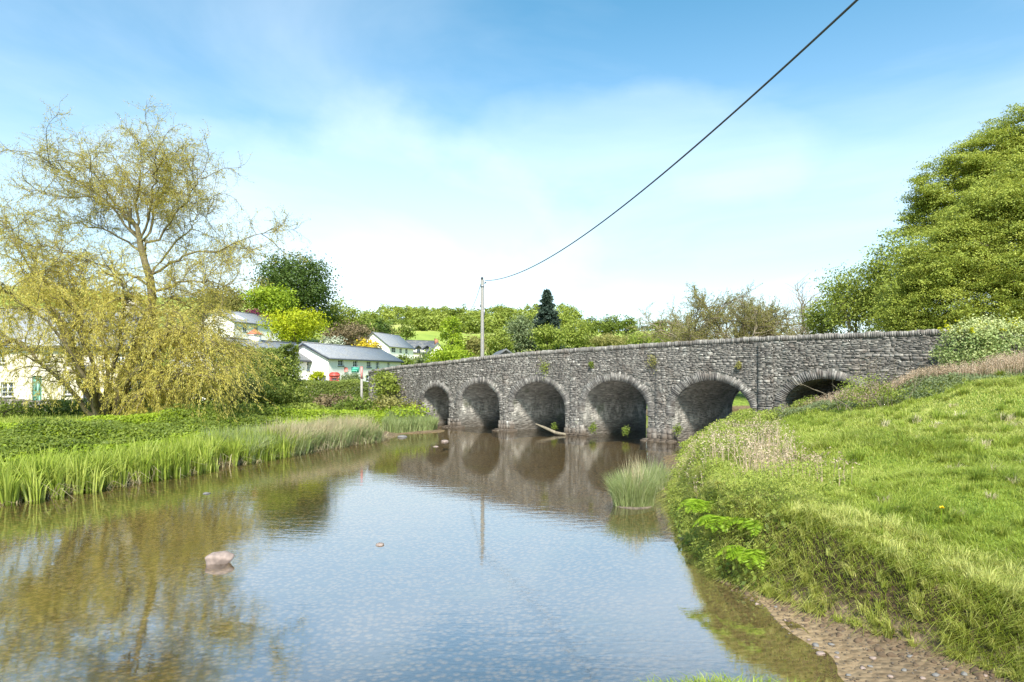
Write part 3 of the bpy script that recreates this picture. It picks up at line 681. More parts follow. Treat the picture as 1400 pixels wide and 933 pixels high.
ptree('shrub', 'orange yellow flowering shrub beside the gable of the white two storey house', 'shrub', 484, 520, 465, 484, 92, M['gorse'], 1.0, 1.6, tr=.06, cname='foliage')
ptree('broadleaf_tree', 'small dark tree on the hill above the white two storey house', 'tree', 512, 534, 433, 460, 175, M['leaf_dark'], 1.1, 1.6)
ptree('broadleaf_tree', 'olive bush-like tree behind the ridge of the white two storey house', 'tree', 512, 546, 447, 468, 185, M['leaf_olive'], 1.1, 1.6)
ptree('broadleaf_tree', 'small round green tree in the hillside field above the cream house', 'tree', 544, 566, 444, 466, 215, M['leaf_mid'], 1.1, 1.6)
ptree('broadleaf_tree', 'green tree between the light green tree and the hilltop wood', 'tree', 478, 514, 432, 470, 160, M['leaf_mid'], 1.1, 1.7)
ptree('shrub', 'low green shrub in front of the white two storey house', 'shrub', 540, 566, 486, 506, 110, M['leaf_mid'], 1.1, 1.6, tr=.05, cname='foliage')
ptree('shrub', 'low dull green shrub in front of the cream house', 'shrub', 562, 592, 484, 502, 130, M['leaf_grey'], 1.1, 1.6, tr=.05, cname='foliage')
ptree('birch_tree', 'upright feathery bright green tree behind the left end of the bridge', 'tree', 600, 634, 429, 500, 76, M['leaf_lime'], .8, 1.6, 5, bark='bark_pale')
ptree('shrub', 'lime green bush below the feathery tree behind the parapet', 'shrub', 584, 646, 472, 504, 66, M['leaf_lime'], 1.0, 1.7, tr=.06, cname='foliage')
ptree('shrub', 'olive brown bush left of the utility pole behind the parapet', 'shrub', 630, 664, 456, 500, 78, M['leaf_olive'], 1.0, 1.6, tr=.08, cname='foliage')
ptree('broadleaf_tree', 'pale green tree right of the utility pole above the dark gable', 'tree', 658, 700, 447, 500, 95, M['leaf_light'], 1.0, 1.6)
ptree('broadleaf_tree', 'grey green tree left of the dark conifer', 'tree', 686, 736, 427, 492, 108, M['leaf_grey'], 1.2, 1.6)
ptree('broadleaf_tree', 'pale round bush-like tree in front of the dark conifer', 'tree', 728, 770, 444, 486, 92, M['leaf_light'], 1.2, 1.6)
ptree('broadleaf_tree', 'bright green tree directly right of the dark conifer', 'tree', 764, 814, 436, 484, 100, M['leaf_light'], 1.1, 1.6)
ptree('shrub', 'brownish bush above the parapet over the fourth arch', 'shrub', 806, 856, 458, 482, 84, M['leaf_olive'], 1.1, 1.6, tr=.08, cname='foliage')
ptree('shrub', 'pale green bush above the parapet right of the brownish bush', 'shrub', 846, 900, 455, 478, 88, M['leaf_light'], 1.0, 1.6, tr=.06, cname='foliage')
ptree('shrub', 'yellowish green bush left of the bare branched trees', 'shrub', 890, 948, 452, 476, 80, M['leaf_light'], 1.0, 1.6, tr=.06, cname='foliage')
ptree('broadleaf_tree', 'left of the three dark green trees on the ridge right of the conifer', 'tree', 792, 824, 431, 462, 235, M['leaf_mid'], 1.2, 1.5, group='ridge trees right of the conifer')
ptree('broadleaf_tree', 'middle of the three dark green trees on the ridge right of the conifer', 'tree', 818, 850, 430, 462, 238, M['leaf_mid'], 1.2, 1.5, group='ridge trees right of the conifer')
ptree('broadleaf_tree', 'right of the three dark green trees on the ridge right of the conifer', 'tree', 844, 870, 432, 462, 232, M['leaf_mid'], 1.2, 1.5, group='ridge trees right of the conifer')
ptree('broadleaf_tree', 'left of two small lone trees on the far field skyline', 'tree', 892, 912, 437, 451, 390, M['leaf_mid'], 1.2, 1.3, group='lone skyline trees')
ptree('broadleaf_tree', 'right of two small lone trees on the far field skyline', 'tree', 915, 930, 440, 452, 392, M['leaf_mid'], 1.2, 1.3, group='lone skyline trees')

# the wood along the far ridge: one mass
mb = MB(); Pn, Nn, Tn = [], [], []
for px, py, wd in [(x, 432 + rng.normal(0, 2.5) + (5 if x < 520 else 0), rng.uniform(9, 15)) for x in np.arange(500, 790, 6.5)] + [(x, 441 + rng.normal(0, 2.5), rng.uniform(8, 12)) for x in np.arange(575, 780, 9)]:
    Y = 395 - (py - 430) * 6 + rng.normal(0, 5); k = Y / F; x = (px - 700) * k; z = CH - (py - HY) * k
    a, b_, t, _ = crown_pts([(x, Y, z, wd * k * .8, wd * k * .8, wd * k * .95)], 30, 22, 1.0, .7, .7)
    t = np.clip(t + rng.normal(0, .18), 0, 1); Pn.append(a); Nn.append(b_); Tn.append(t)
Pn = np.concatenate(Pn); mb.leaves(Pn, np.concatenate(Nn), .62 * rng.uniform(.6, 1.2, len(Pn)), .42, np.concatenate(Tn))
tag(mb.build('wood', M['leaf_light']), 'green wood covering the far hill ridge', 'wood', kind='stuff')
def hedgeline(name, label, pts, h, w_, mt, leaf, dens, group=None, kind=None, cat='hedge', hv=.15):
    mb = MB(); pts = np.asarray(pts, float); sg = np.diff(pts, axis=0); ln = np.linalg.norm(sg, axis=1); tot = ln.sum()
    nn = int(dens * tot * (2 * h + w_) / (leaf * leaf * 1.2)); t = rng.uniform(0, tot, nn); cum = np.concatenate([[0], np.cumsum(ln)]); i = np.clip(np.searchsorted(cum, t) - 1, 0, len(ln) - 1)
    f = ((t - cum[i]) / ln[i])[:, None]; c = pts[i] + sg[i] * f; nr = np.stack([-sg[i][:, 1], sg[i][:, 0]], 1) / ln[i][:, None]
    u = rng.uniform(-1, 1, nn); hv_ = 1 + hv * fn(c[:, 0], c[:, 1], 1.1, 8) + hv * .6 * fn(c[:, 0], c[:, 1], 3.3, 2)
    side = rng.random(nn) < (2 * h) / (2 * h + w_)
    off = np.where(side, np.sign(u) * w_ / 2 * (1 + .15 * fn(c[:, 0] * 2, t, 1.2)), u * w_ / 2); zz = np.where(side, rng.uniform(0, h, nn), h - .1 * h * u * u) * hv_
    off = off * (1 - .25 * (zz / (h * 1.2)) ** 3) + rng.normal(0, leaf * .8, nn); zz = zz + rng.normal(0, leaf * .8, nn)
    xy = c + nr * off[:, None]; g_ = ground(xy[:, 0], xy[:, 1])
    V = np.stack([xy[:, 0], xy[:, 1], g_ + zz], 1); N_ = np.concatenate([nr * np.sign(off)[:, None], np.where(side, .3, 1.)[:, None]], 1) + rng.normal(size=(nn, 3)) * .5
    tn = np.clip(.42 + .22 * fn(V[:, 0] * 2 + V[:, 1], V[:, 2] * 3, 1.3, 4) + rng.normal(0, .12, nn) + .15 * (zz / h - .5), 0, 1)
    s_ = leaf * rng.uniform(.6, 1.2, nn); mb.leaves(V, N_, s_, s_ * .62, tn)
    # woody core so light does not pass straight through
    o = mb.build(name, mt, loc=(float(pts[0, 0]), float(pts[0, 1]), gz1(*pts[0])))
    return tag(o, label, cat, group, kind)
def hp(px, Y): return ((px - 700) / 900 * Y, Y)
hedgeline('field_hedge', 'dark hedge line across the far hillside field', [hp(520, 330), hp(600, 310), hp(690, 330)], 2.2, 2.5, M['leaf_mid'], .55, 1.2)
hedgeline('field_hedge', 'thin dark hedge along the skyline field right of the ridge trees', [hp(868, 396), hp(960, 392)], 2.0, 2.5, M['leaf_dark'], .6, 1.2)
hedgeline('field_hedge', 'lower hedge crossing the pale field left of the bare branched trees', [hp(860, 300), hp(960, 290)], 2.2, 2.5, M['leaf_mid'], .5, 1.2)
hedgeline('garden_hedge', 'clipped yellow green hedge below the yellow tree', [hp(362, 84), hp(405, 82)], 1.9, 1.2, M['leaf_lime'], .10, 1.3)
hedgeline('garden_hedge', 'low dull hedge below the white bungalow', [hp(300, 86), hp(346, 86)], 1.5, 1.2, M['leaf_olive'], .11, 1.3)
hedgeline('tall_hedge', 'big overgrown hedge in front of the long slate roofed building', [hp(300, 47), hp(350, 46.5), hp(398, 46)], 3.9, 2.4, M['hedge'], .075, 3.2, hv=.1)
hedgeline('roadside_hedge', 'long clipped hedge in front of the green shop sign', [hp(385, 45.5), hp(440, 46), hp(520, 47)], 1.55, 1.1, M['hedge'], .06, 3.6, hv=.04)

# conifer
x, y, z = pxY(748, 110); root = thing('conifer', 'dark pointed conifer standing above the bridge parapet', 'tree', (x, y, z))
top = CH - (397 - HY) / F * 110; Hh = top - z; mb = MB(); mt = MB()
mt.tubes(np.array([[x, y, z - .3], [x, y, z + Hh * .5], [x, y, top]])[None], [[.35, .2, .03]], 7)
Ps, Ns, Ts = [], [], []
for i in range(330):
    t = rng.uniform(.12, .99); a = rng.uniform(0, 6.28); rr = (1 - t) ** .8 * 5.0 * rng.uniform(.55, 1.1) + .12; zz = z + Hh * t; rr *= .8 + .6 * (1 - t)
    st_ = np.array([[x, y, zz]]); q = grow(st_, np.array([[math.cos(a), math.sin(a), .15]]), rr, 5, .08, (0, 0, -.03))
    mt.tubes(q, [np.linspace(.05, .01, 6)], 3)
    p, d, _, _ = along(q, int(40 + rr * 60), .1, 1.); Ps.append(p + rng.normal(0, .14, p.shape) * np.array([1, 1, .5])); Ns.append(nrm(d + rng.normal(0, .6, d.shape))); Ts.append(np.clip(rng.normal(.45, .2, len(p)), 0, 1))
Ps = np.concatenate(Ps); mb.leaves_dir(Ps, np.concatenate(Ns), .42, .10, np.concatenate(Ts)); part_at(mb, 'foliage', M['needle'], root); part_at(mt, 'trunk', M['bark'], root, True)

# bare branched trees, just coming into leaf
def bare_tree(label, px, Y, h, spread, nl, leafs, group=None, mt='leaf_olive', nlimb=8, bark='bark_pale', name='bare_tree'):
    x, y, z = pxY(px, Y); root = thing(name, label, 'tree', (x, y, z), group=group); mb = MB(); ml = MB()
    b0 = np.array([[x, y, z - .3]])
    tk = grow(b0, np.array([[0, 0, 1.]]), h * .32, 5, .06); mb.tubes(tk, [np.linspace(h * .028, h * .02, 6)], 8)
    a = np.linspace(0, 6.28, nlimb, endpoint=False) + rng.normal(0, .2, nlimb); inc = rng.uniform(.3, 1.2, nlimb) * spread
    d = np.stack([np.cos(a) * inc, np.sin(a) * inc, np.ones(nlimb)], 1)
    l1 = grow(tk[0, rng.integers(3, 6, nlimb)], d, h * rng.uniform(.5, .75, nlimb), 8, .08, (0, 0, -.015), .09); mb.tubes(l1, np.broadcast_to(np.linspace(h * .013, h * .004, 9), l1.shape[:2]), 5)
    p, d, i, t = along(l1, nlimb * 10, .25); dd_ = nrm(d + nrm(rng.normal(size=d.shape)) * .9 + np.array([0, 0, .15]))
    l2 = grow(p, dd_, h * rng.uniform(.16, .34, len(p)), 6, .14, (0, 0, .03), .15); mb.tubes(l2, np.broadcast_to(np.linspace(h * .0055, h * .0024, 7), l2.shape[:2]), 4)
    p, d, i, t = along(l2, nlimb * 100, .15); dd_ = nrm(d + nrm(rng.normal(size=d.shape)) * .9 + np.array([0, 0, .1]))
    l3 = grow(p, dd_, h * rng.uniform(.08, .19, len(p)), 4, .2, (0, 0, .0), .1); mb.tubes(l3, np.broadcast_to(np.linspace(h * .0024, h * .0011, 5), l3.shape[:2]), 3)
    p, d, i, t = along(l3, nl, .2); p = p + rng.normal(0, .09, p.shape); ml.leaves(p, rng.normal(size=p.shape), leafs, leafs * .6, np.clip(rng.normal(.5, .2, nl), 0, 1))
    part_at(mb, 'trunk', M[bark], root, True); part_at(ml, 'crown', M[mt], root); return root
bare_tree('leftmost of the wide trees with bare twisting branches above the fifth arch', 958, 62, 9.8, 1.3, 30000, .055)
bare_tree('middle and tallest of the wide trees with bare twisting branches above the parapet', 1004, 66, 12.0, 1.25, 38000, .055)
bare_tree('right of the wide trees with bare twisting branches above the parapet', 1052, 62, 10.8, 1.3, 34000, .055)
bare_tree('thin grey leafless tree at the right edge of the twisting bare trees', 1098, 70, 10.6, .4, 500, .06, nlimb=5)

# right hand trees
ptree('broadleaf_tree', 'small light green tree right of the thin leafless tree, behind the parapet', 'tree', 1100, 1150, 408, 470, 56, M['leaf_light'], .8, 1.7, 5, tr=.1)
ptree('broadleaf_tree', 'airy light green tree with sky showing through, left of the big trees on the right', 'tree', 1122, 1215, 352, 470, 52, M['leaf_light'], .8, 1.7, 7, tr=.16, bark='bark_pale', shell=.4)
ptree('broadleaf_tree', 'green tree standing between the airy light tree and the big beech', 'tree', 1186, 1262, 305, 470, 50, M['leaf_light'], .95, 1.9, 7, tr=.22)
def pell(base, lst, Y):
    k = Y / F; out = []
    for px, py, rx_, rz_, dy in lst:
        out.append(((px - 700) * k - base[0], dy, CH - (py - HY) * k - base[2], rx_ * k, rx_ * k * .8, rz_ * k))
    return out
def tiers(ells, k, rlo, rhi, fl=.42):      # small flat leafy tiers set over the surface of the big masses
    out = []
    for e in ells:
        for _ in range(int(k * e[3] / 2.5)):
            d = nrm(rng.normal(size=3)); d[1] = -abs(d[1]) if rng.random() < .75 else d[1]; r_ = rng.uniform(rlo, rhi); q = rng.uniform(.78, 1.02)
            out.append((e[0] + d[0] * e[3] * q, e[1] + d[1] * e[4] * q, e[2] + d[2] * e[5] * q, r_ * rng.uniform(.8, 1.3), r_, r_ * fl * rng.uniform(.8, 1.8)))
    return out
def TT(b, l, Y): e = pell(b, l, Y); return tiers(e, 17 if Y > 50 else 34, .5, 1.35) + [(x, y, z, a * .8, c * .8, d * .8) for x, y, z, a, c, d in e[:3]]
b0 = pxY(1385, 56)
tree('broadleaf_tree', 'tallest tree at the upper right corner, rising behind the big beech', 'tree', b0, TT(b0, [(1283, 252, 40, 28, 0), (1268, 300, 30, 32, .5), (1330, 232, 50, 34, 0), (1365, 205, 45, 34, 1), (1400, 190, 50, 36, 0), (1345, 280, 60, 50, 1), (1400, 250, 70, 60, 0), (1440, 200, 70, 60, 0), (1300, 310, 50, 40, 1)], 56), M['leaf_beech'], leaf=.08, ncl=3600, per=44, cr=.32, tr=.45, shell=.55, flat=.3, limbs=30, tvar=.22, upb=1.0)
b0 = pxY(1400, 38)
tree('beech_tree', 'big broad beech tree with fresh leaves in drooping layers at the right edge', 'tree', b0, TT(b0, [(1340, 385, 115, 85, 0), (1400, 320, 105, 85, -.5), (1275, 400, 55, 65, -.8), (1300, 345, 52, 42, -.4), (1345, 300, 48, 38, -.5), (1390, 268, 45, 36, 0), (1245, 415, 32, 50, 0), (1440, 260, 80, 50, 0), (1370, 420, 90, 50, -1.5), (1262, 368, 30, 30, -.3)], 38), M['leaf_beech'], leaf=.052, ncl=9500, per=50, cr=.22, tr=.5, shell=.70, flat=.30, droop=.25, tvar=.26, upb=1.1)
# ------------------------------------------------------------------ buildings
def panel(mb, o, u, h, inw, wd, holes, thick=.18, tone=.5, slope=None):
    # wall panel from o along u (unit) wd wide, h high, holes = [(x0,x1,z0,z1)], reveals go inward
    o = np.array(o, float); u = np.array(u, float); inw = np.array(inw, float); up = np.array([0, 0, 1.])
    X = sorted({0, wd, *[v for q in holes for v in q[:2]]}); Z = sorted({0, h, *[v for q in holes for v in q[2:]]})
    for i in range(len(X) - 1):
        for j in range(len(Z) - 1):
            cx, cz = (X[i] + X[i + 1]) / 2, (Z[j] + Z[j + 1]) / 2
            if any(a < cx < b_ and c < cz < d for a, b_, c, d in holes): continue
            mb.add([o + u * X[i] + up * Z[j], o + u * X[i + 1] + up * Z[j], o + u * X[i + 1] + up * Z[j + 1], o + u * X[i] + up * Z[j + 1]], np.array([(0, 1, 2, 3)]), tone)
    for a, b_, c, d in holes:
        q = [o + u * a + up * c, o + u * b_ + up * c, o + u * b_ + up * d, o + u * a + up * d]; r_ = [p + inw * thick for p in q]
        mb.add(q + r_, np.array([(0, 4, 5, 1), (1, 5, 6, 2), (2, 6, 7, 3), (3, 7, 4, 0)]), tone)
def bar(mb, p0, p1, wv, dv, t=.5):   # box beam between p0 and p1 with half width vectors
    p0, p1, wv, dv = [np.array(v, float) for v in (p0, p1, wv, dv)]
    v = [p0 - wv - dv, p0 + wv - dv, p0 + wv + dv, p0 - wv + dv, p1 - wv - dv, p1 + wv - dv, p1 + wv + dv, p1 - wv + dv]
    mb.add(v, np.array([(0, 1, 2, 3), (7, 6, 5, 4), (0, 4, 5, 1), (1, 5, 6, 2), (2, 6, 7, 3), (3, 7, 4, 0)]), t)
class House:
    def __init__(s, name, label, cat, A, B, depth, z0, ze, zr, wm, rm, group=None, over=.22):
        A = np.array(A, float); B = np.array(B, float); s.A = A; s.L = float(np.linalg.norm(B - A)); s.d = (B - A) / s.L
        s.z0, s.ze, s.zr, s.dep, s.wm, s.rm, s.over = z0, ze, zr, depth, wm, rm, over
        s.root = thing(name, label, cat, (A[0], A[1], z0), math.atan2(s.d[1], s.d[0]), group)
        s.h = {'front': [], 'left': [], 'right': []}; s.w = []
    def px(s, x0, x1, y0, y1):      # pixel box on the front wall -> local metres
        out = []
        for x in (x0, x1):
            k = (x - CX) / F; out.append((k * s.A[1] - s.A[0]) / (s.d[0] - k * s.d[1]))
        Y = s.A[1] + s.d[1] * sum(out) / 2
        zz = [CH - (y - HY) / F * Y - s.z0 for y in (y1, y0)]
        return out[0], out[1], max(zz[0], .02), zz[1]
    def opening(s, side, a, b_, c, d, kind='window', bars=(1, 2), fm='frame_white', pm='pane', sill=False, lab=None):
        s.h[side].append((a, b_, c, d)); s.w.append((side, a, b_, c, d, kind, bars, fm, pm, sill, lab))
    def finish(s, chim=(), rear=True, gutter=True, barge='frame_dark', ridge_tiles=True):
        L_, D, H, Rz = s.L, s.dep, s.ze - s.z0, s.zr - s.z0; mb = MB()
        panel(mb, (0, 0, -.6), (1, 0, 0), H + .6, (0, 1, 0), L_, [(a, b_, c + .6, d + .6) for a, b_, c, d in s.h['front']])
        panel(mb, (0, D, -.6), (0, -1, 0), H + .6, (1, 0, 0), D, [(a, b_, c + .6, d + .6) for a, b_, c, d in s.h['left']])
        panel(mb, (L_, 0, -.6), (0, 1, 0), H + .6, (-1, 0, 0), D, [(a, b_, c + .6, d + .6) for a, b_, c, d in s.h['right']])
        panel(mb, (L_, D, -.6), (-1, 0, 0), H + .6, (0, -1, 0), L_, [])
        mb.add([(0, 0, H), (0, D, H), (0, D / 2, Rz)], np.array([(0, 1, 2)])); mb.add([(L_, 0, H), (L_, D, H), (L_, D / 2, Rz)], np.array([(0, 1, 2)]))
        mb.build('wall', M[s.wm], s.root)
        o = s.over; sl_ = (Rz - H) / (D / 2); mb = MB()
        for sgn in (0, 1):
            ye = -o if sgn == 0 else D + o; z_e = H - sl_ * o + .03; t = .12
            v = [(-o, ye, z_e), (L_ + o, ye, z_e), (L_ + o, D / 2, Rz + .03), (-o, D / 2, Rz + .03)]
            v2 = [(a, b_, c + t) for a, b_, c in v]
            mb.add(v + v2, np.array([(4, 5, 6, 7), (0, 1, 5, 4), (1, 2, 6, 5), (3, 0, 4, 7), (3, 2, 1, 0)]))
        if ridge_tiles: bar(mb, (-o, D / 2, Rz + .17), (L_ + o, D / 2, Rz + .17), (0, .10, 0), (0, 0, .04))
        roof = mb.build('roof', M[s.rm], s.root)
        if gutter:
            mb = MB(); bar(mb, (-o, -o - .06, H - sl_ * o + .02), (L_ + o, -o - .06, H - sl_ * o + .02), (0, .055, 0), (0, 0, .05)); mb.build('gutter', M['frame_dark'], s.root)
        if barge:
            mb = MB()
            for xx in (-o - .02, L_ + o + .02):
                mb = MB()
                for ye in (-o, D + o): bar(mb, (xx, ye, H - sl_ * o + .02), (xx, D / 2, Rz + .02), (.018, 0, 0), (0, 0, .10))
                mb.build('bargeboard', M[barge], s.root)
        for cx, cy, w_, d_, h_, mt_, pots in chim:
            mb = MB(); zb = Rz - abs(cy - D / 2) * sl_ - .4
            mb.box((cx - w_ / 2, cy - d_ / 2, zb), (cx + w_ / 2, cy + d_ / 2, Rz + h_)); mb.box((cx - w_ / 2 - .06, cy - d_ / 2 - .06, Rz + h_ + .003), (cx + w_ / 2 + .06, cy + d_ / 2 + .06, Rz + h_ + .09))
            c_ = mb.build('chimney', M[mt_], roof)
        for side, a, b_, c, d, kind, bars, fm, pm, sill, lab in s.w:
            if side == 'front': T = lambda x, y, z: (x, y, z)
            elif side == 'left': T = lambda x, y, z: (y, D - x, z)
            else: T = lambda x, y, z: (L_ - y, x, z)
            def bx(mb, x0, x1, y0, y1, z0, z1):
                p, q = np.array(T(x0, y0, z0)), np.array(T(x1, y1, z1)); mb.box(np.minimum(p, q), np.maximum(p, q))
            mb = MB(); f = .055 if kind == 'window' else .05
            bx(mb, a, a + f, .08, .13, c, d); bx(mb, b_ - f, b_, .08, .13, c, d); bx(mb, a + f, b_ - f, .08, .13, d - f, d); bx(mb, a + f, b_ - f, .08, .13, c, c + f)
            if kind == 'window':
                for i in range(bars[0]): x_ = a + (b_ - a) * (i + 1) / (bars[0] + 1); bx(mb, x_ - .03, x_ + .03, .083, .125, c + f, d - f)
                for i in range(bars[1]): z_ = c + (d - c) * (i + 1) / (bars[1] + 1); bx(mb, a + f, b_ - f, .088, .12, z_ - .015, z_ + .015)
                o_ = mb.build('window', M[fm], s.root); mp_ = MB(); bx(mp_, a + .01, b_ - .01, .105, .115, c + .01, d - .01); mp_.build('pane', M[pm], o_)
                if sill: ms = MB(); bx(ms, a - .08, b_ + .08, -.06, .08, c - .09, c - .003); ms.build('sill', M['frame_dark' if sill == 1 else 'rock_grey'], o_)
            else:
                bx(mb, a + f, b_ - f, .095, .125, c + f, d - f)
                for i in range(2):
                    for j in range(2):
                        x0 = a + f + .05 + i * (b_ - a - 2 * f) / 2; x1 = x0 + (b_ - a - 2 * f) / 2 - .1; z0 = c + .15 + j * (d - c) / 2; bx(mb, x0, x1, .082, .095, z0, z0 + (d - c) / 2 - .25)
                o_ = mb.build('door', M[fm], s.root); mp_ = MB(); bx(mp_, b_ - .16, b_ - .12, .04, .08, (c + d) / 2 - .06, (c + d) / 2 + .06); mp_.build('handle', M['metal'], o_)
            if lab: o_['label'] = lab
        return s.root
# whitewashed shop
A = hp(449, 60); Bp = (A[0] + .35 * 13.0, A[1] + .934 * 13.0)
h = House('shop_building', 'long low white building with slate roof and the green sign, left of the bridge end', 'building', A, Bp, 5.4, 1.0, 4.74, 6.05, 'render_white', 'slate')
for x0, x1, y0, y1 in ((462.3, 469.5, 490.7, 500.2), (482.8, 488.8, 491.8, 502), (501.5, 507.3, 492, 502.5), (514, 518.5, 493.2, 504), (529.5, 533, 494.3, 505)):
    a, b_, c, d = h.px(x0, x1, y0, y1); h.opening('front', a, b_, c, min(d, 3.6), bars=(1, 1), sill=1)
a, b_, c, d = h.px(500.5, 509, 513, 522); h.opening('front', a, b_, c, d, bars=(1, 1), sill=1)
h.opening('left', 4.35, 5.15, .02, 2.1, 'door', fm='frame_dark')
h.finish()
shop = h
# lower cottage row to its left
A = hp(300, 51.5); Bv = np.array(hp(433, 61.6)); A = np.array(A)
h = House('cottage_row', 'long building with blue grey slate roof and a chimney, left of the green sign building', 'building', A, Bv, 5.6, 1.0, 4.50, 6.1, 'render_white', 'slate')
a, b_, c, d = h.px(420, 426, 493.3, 506.5); h.opening('front', a, b_, c, min(d, 3.4), bars=(1, 1), sill=1)
cx_ = h.px(374, 388, 453, 470); h.finish(chim=[((cx_[0] + cx_[1]) / 2, 2.8, 0.85, .7, .55, 'render_white', 2)])
# its terracotta capping
roofo = [o for o in h.root.children if o.name.startswith('roof')][0]
mb = MB(); cc = (cx_[0] + cx_[1]) / 2; zt = 6.1 - 1.0 + .55 + .1
mb.box((cc - .52, 2.35, zt), (cc + .52, 3.25, zt + .07)); mb.add([(cc - .5, 2.4, zt + .073), (cc + .5, 2.4, zt + .073), (cc + .5, 3.2, zt + .073), (cc - .5, 3.2, zt + .073), (cc, 2.8, zt + .5)], [np.array([(0, 1, 4), (1, 2, 4), (2, 3, 4), (3, 0, 4)])])
mb.build('chimney_cap', M['terracotta'], roofo)
# bungalow on the slope
A = hp(320, 92); Bp = hp(384, 101)
h = House('bungalow', 'small white bungalow with rooflight high on the slope, left of the yellow tree', 'building', A, Bp, 6.5, 8.3, 10.95, 12.6, 'render_white', 'slate')
for q in ((332.3, 337.5, 444.3, 453.5), (348, 353, 446.5, 455.5)):
    a, b_, c, d = h.px(*q); h.opening('front', a, b_, c, min(d, 2.5), bars=(1, 0), sill=1)
h.finish(gutter=True)
ro = [o for o in h.root.children if o.name.startswith('roof')][0]; mb = MB(); sl_ = 1.65 / 3.25
for x0, x1, mt_, o_ in ((1.1, 3.4, 'frame_dark', .17), (1.2, 3.3, 'sign_pale', .20)):
    i_ = .0 if mt_ == 'frame_dark' else .1
    mb = MB(); y0, y1 = .45 + i_, 2.1 - i_; mb.add([(x0, y0, 2.65 + y0 * sl_ + o_), (x1, y0, 2.65 + y0 * sl_ + o_), (x1, y1, 2.65 + y1 * sl_ + o_), (x0, y1, 2.65 + y1 * sl_ + o_), (x0, y0, 2.65 + y0 * sl_), (x1, y0, 2.65 + y0 * sl_), (x1, y1, 2.65 + y1 * sl_), (x0, y1, 2.65 + y1 * sl_)], np.array([(0, 1, 2, 3), (4, 5, 1, 0), (5, 6, 2, 1), (6, 7, 3, 2), (7, 4, 0, 3)]))
    if mt_ == 'frame_dark': rl = mb.build('rooflight', M[mt_], ro)
    else: mb.build('pane', M['white_paint'], rl)
# white two storey house
A = hp(532, 150); Bp = hp(565, 161)
h = House('white_house', 'tall white two storey house with grey gabled roof on the slope', 'building', A, Bp, 8.2, 5.0, 10.55, 13.6, 'render_white', 'slate', over=.35)
for q in ((535.4, 541, 475, 482), (546.3, 549.5, 475.3, 483), (554.2, 557.4, 476, 484), (539, 541.6, 488, 493), (546.3, 549.8, 488.5, 495), (554.4, 557.8, 489.5, 496)):
    a, b_, c, d = h.px(*q); h.opening('front', a, b_, c, min(d, 5.2), bars=(1, 1))
h.opening('left', 4.6, 5.6, 2.9, 4.1, bars=(1, 1)); h.finish()
# cream house
A = hp(562, 170); Bp = hp(600, 173)
h = House('cream_house', 'cream house with two dormers and a brick chimney, right of the white two storey house', 'building', A, Bp, 7.5, 5.6, 10.0, 13.1, 'render_cream', 'slate_dark', over=.3)
for q in ((570.6, 574.6, 479.2, 484),):
    a, b_, c, d = h.px(*q); h.opening('front', a, b_, c, d, bars=(1, 1))
h.finish()
for i, xx in enumerate((1.9, 4.2)):   # dormers
    mb = MB(); zb = 3.9; mb.box((xx - .75, -.25, zb), (xx + .75, 2.0, zb + 1.5)); dm = mb.build('dormer', M['render_cream'], h.root)
    mb = MB(); mb.add([(xx - 1, -.5, zb + 1.4), (xx + 1, -.5, zb + 1.4), (xx, -.5, zb + 2.2), (xx - 1, 3.4, zb + 1.4), (xx + 1, 3.4, zb + 1.4), (xx, 3.4, zb + 2.2)], [np.array([(0, 3, 5, 2), (1, 2, 5, 4)]), np.array([(0, 1, 2)])]); mb.build('dormer_roof', M['slate_dark'], dm)
    mb = MB(); mb.box((xx - .45, -.30, zb + .2), (xx + .45, -.24, zb + 1.2)); mb.build('pane', M['pane'], dm)
# front wing of the cream house (gable to the viewer)
wg = MB(); x0, x1 = 3.3, 8.0; xm = 5.9; yF = -4.0
wg.box((x0, yF, -.6), (x1 + .5, 0.0 - .003, 3.9)); wg.add([(x0, yF, 3.9), (x1 + .5, yF, 3.9), (xm, yF, 6.6), (x0, 1, 3.9), (x1 + .5, 1, 3.9), (xm, 1, 6.6)], [np.array([(0, 1, 2)])]); wing = wg.build('wing', M['render_cream'], h.root)
mb = MB()
for a, b_ in (((x0 - .4, 3.65), (xm, 6.75)), ((x1 + .9, 3.65), (xm, 6.75))):
    mb.add([(a[0], yF - .35, a[1]), (b_[0], yF - .35, b_[1]), (b_[0], 3, b_[1]), (a[0], 3, a[1]), (a[0], yF - .35, a[1] - .25), (b_[0], yF - .35, b_[1] - .25), (b_[0], 3, b_[1] - .25), (a[0], 3, a[1] - .25)], np.array([(0, 1, 2, 3), (0, 4, 5, 1), (4, 7, 6, 5), (3, 7, 4, 0)]))
mb.build('wing_roof', M['slate_dark'], wing)
for xx, zz in ((4.5, 1.5), (6.9, 1.5), (5.7, 4.2)):
    mb = MB(); mb.box((xx - .45, yF - .05, zz - .55), (xx + .45, yF + .003, zz + .55)); q = mb.build('window', M['frame_white'], wing)
    mb = MB(); mb.box((xx - .37, yF - .06, zz - .47), (xx - .03, yF - .052, zz + .47)); mb.box((xx + .03, yF - .06, zz - .47), (xx + .37, yF - .052, zz + .47)); mb.build('pane', M['pane'], q)
mb = MB(); mb.box((xm - .45, -3.3, 6.2), (xm + .45, -2.6, 7.7)); mb.box((xm - .52, -3.37, 7.703), (xm + .52, -2.53, 7.8)); mb.build('chimney', M['brick'], wing)
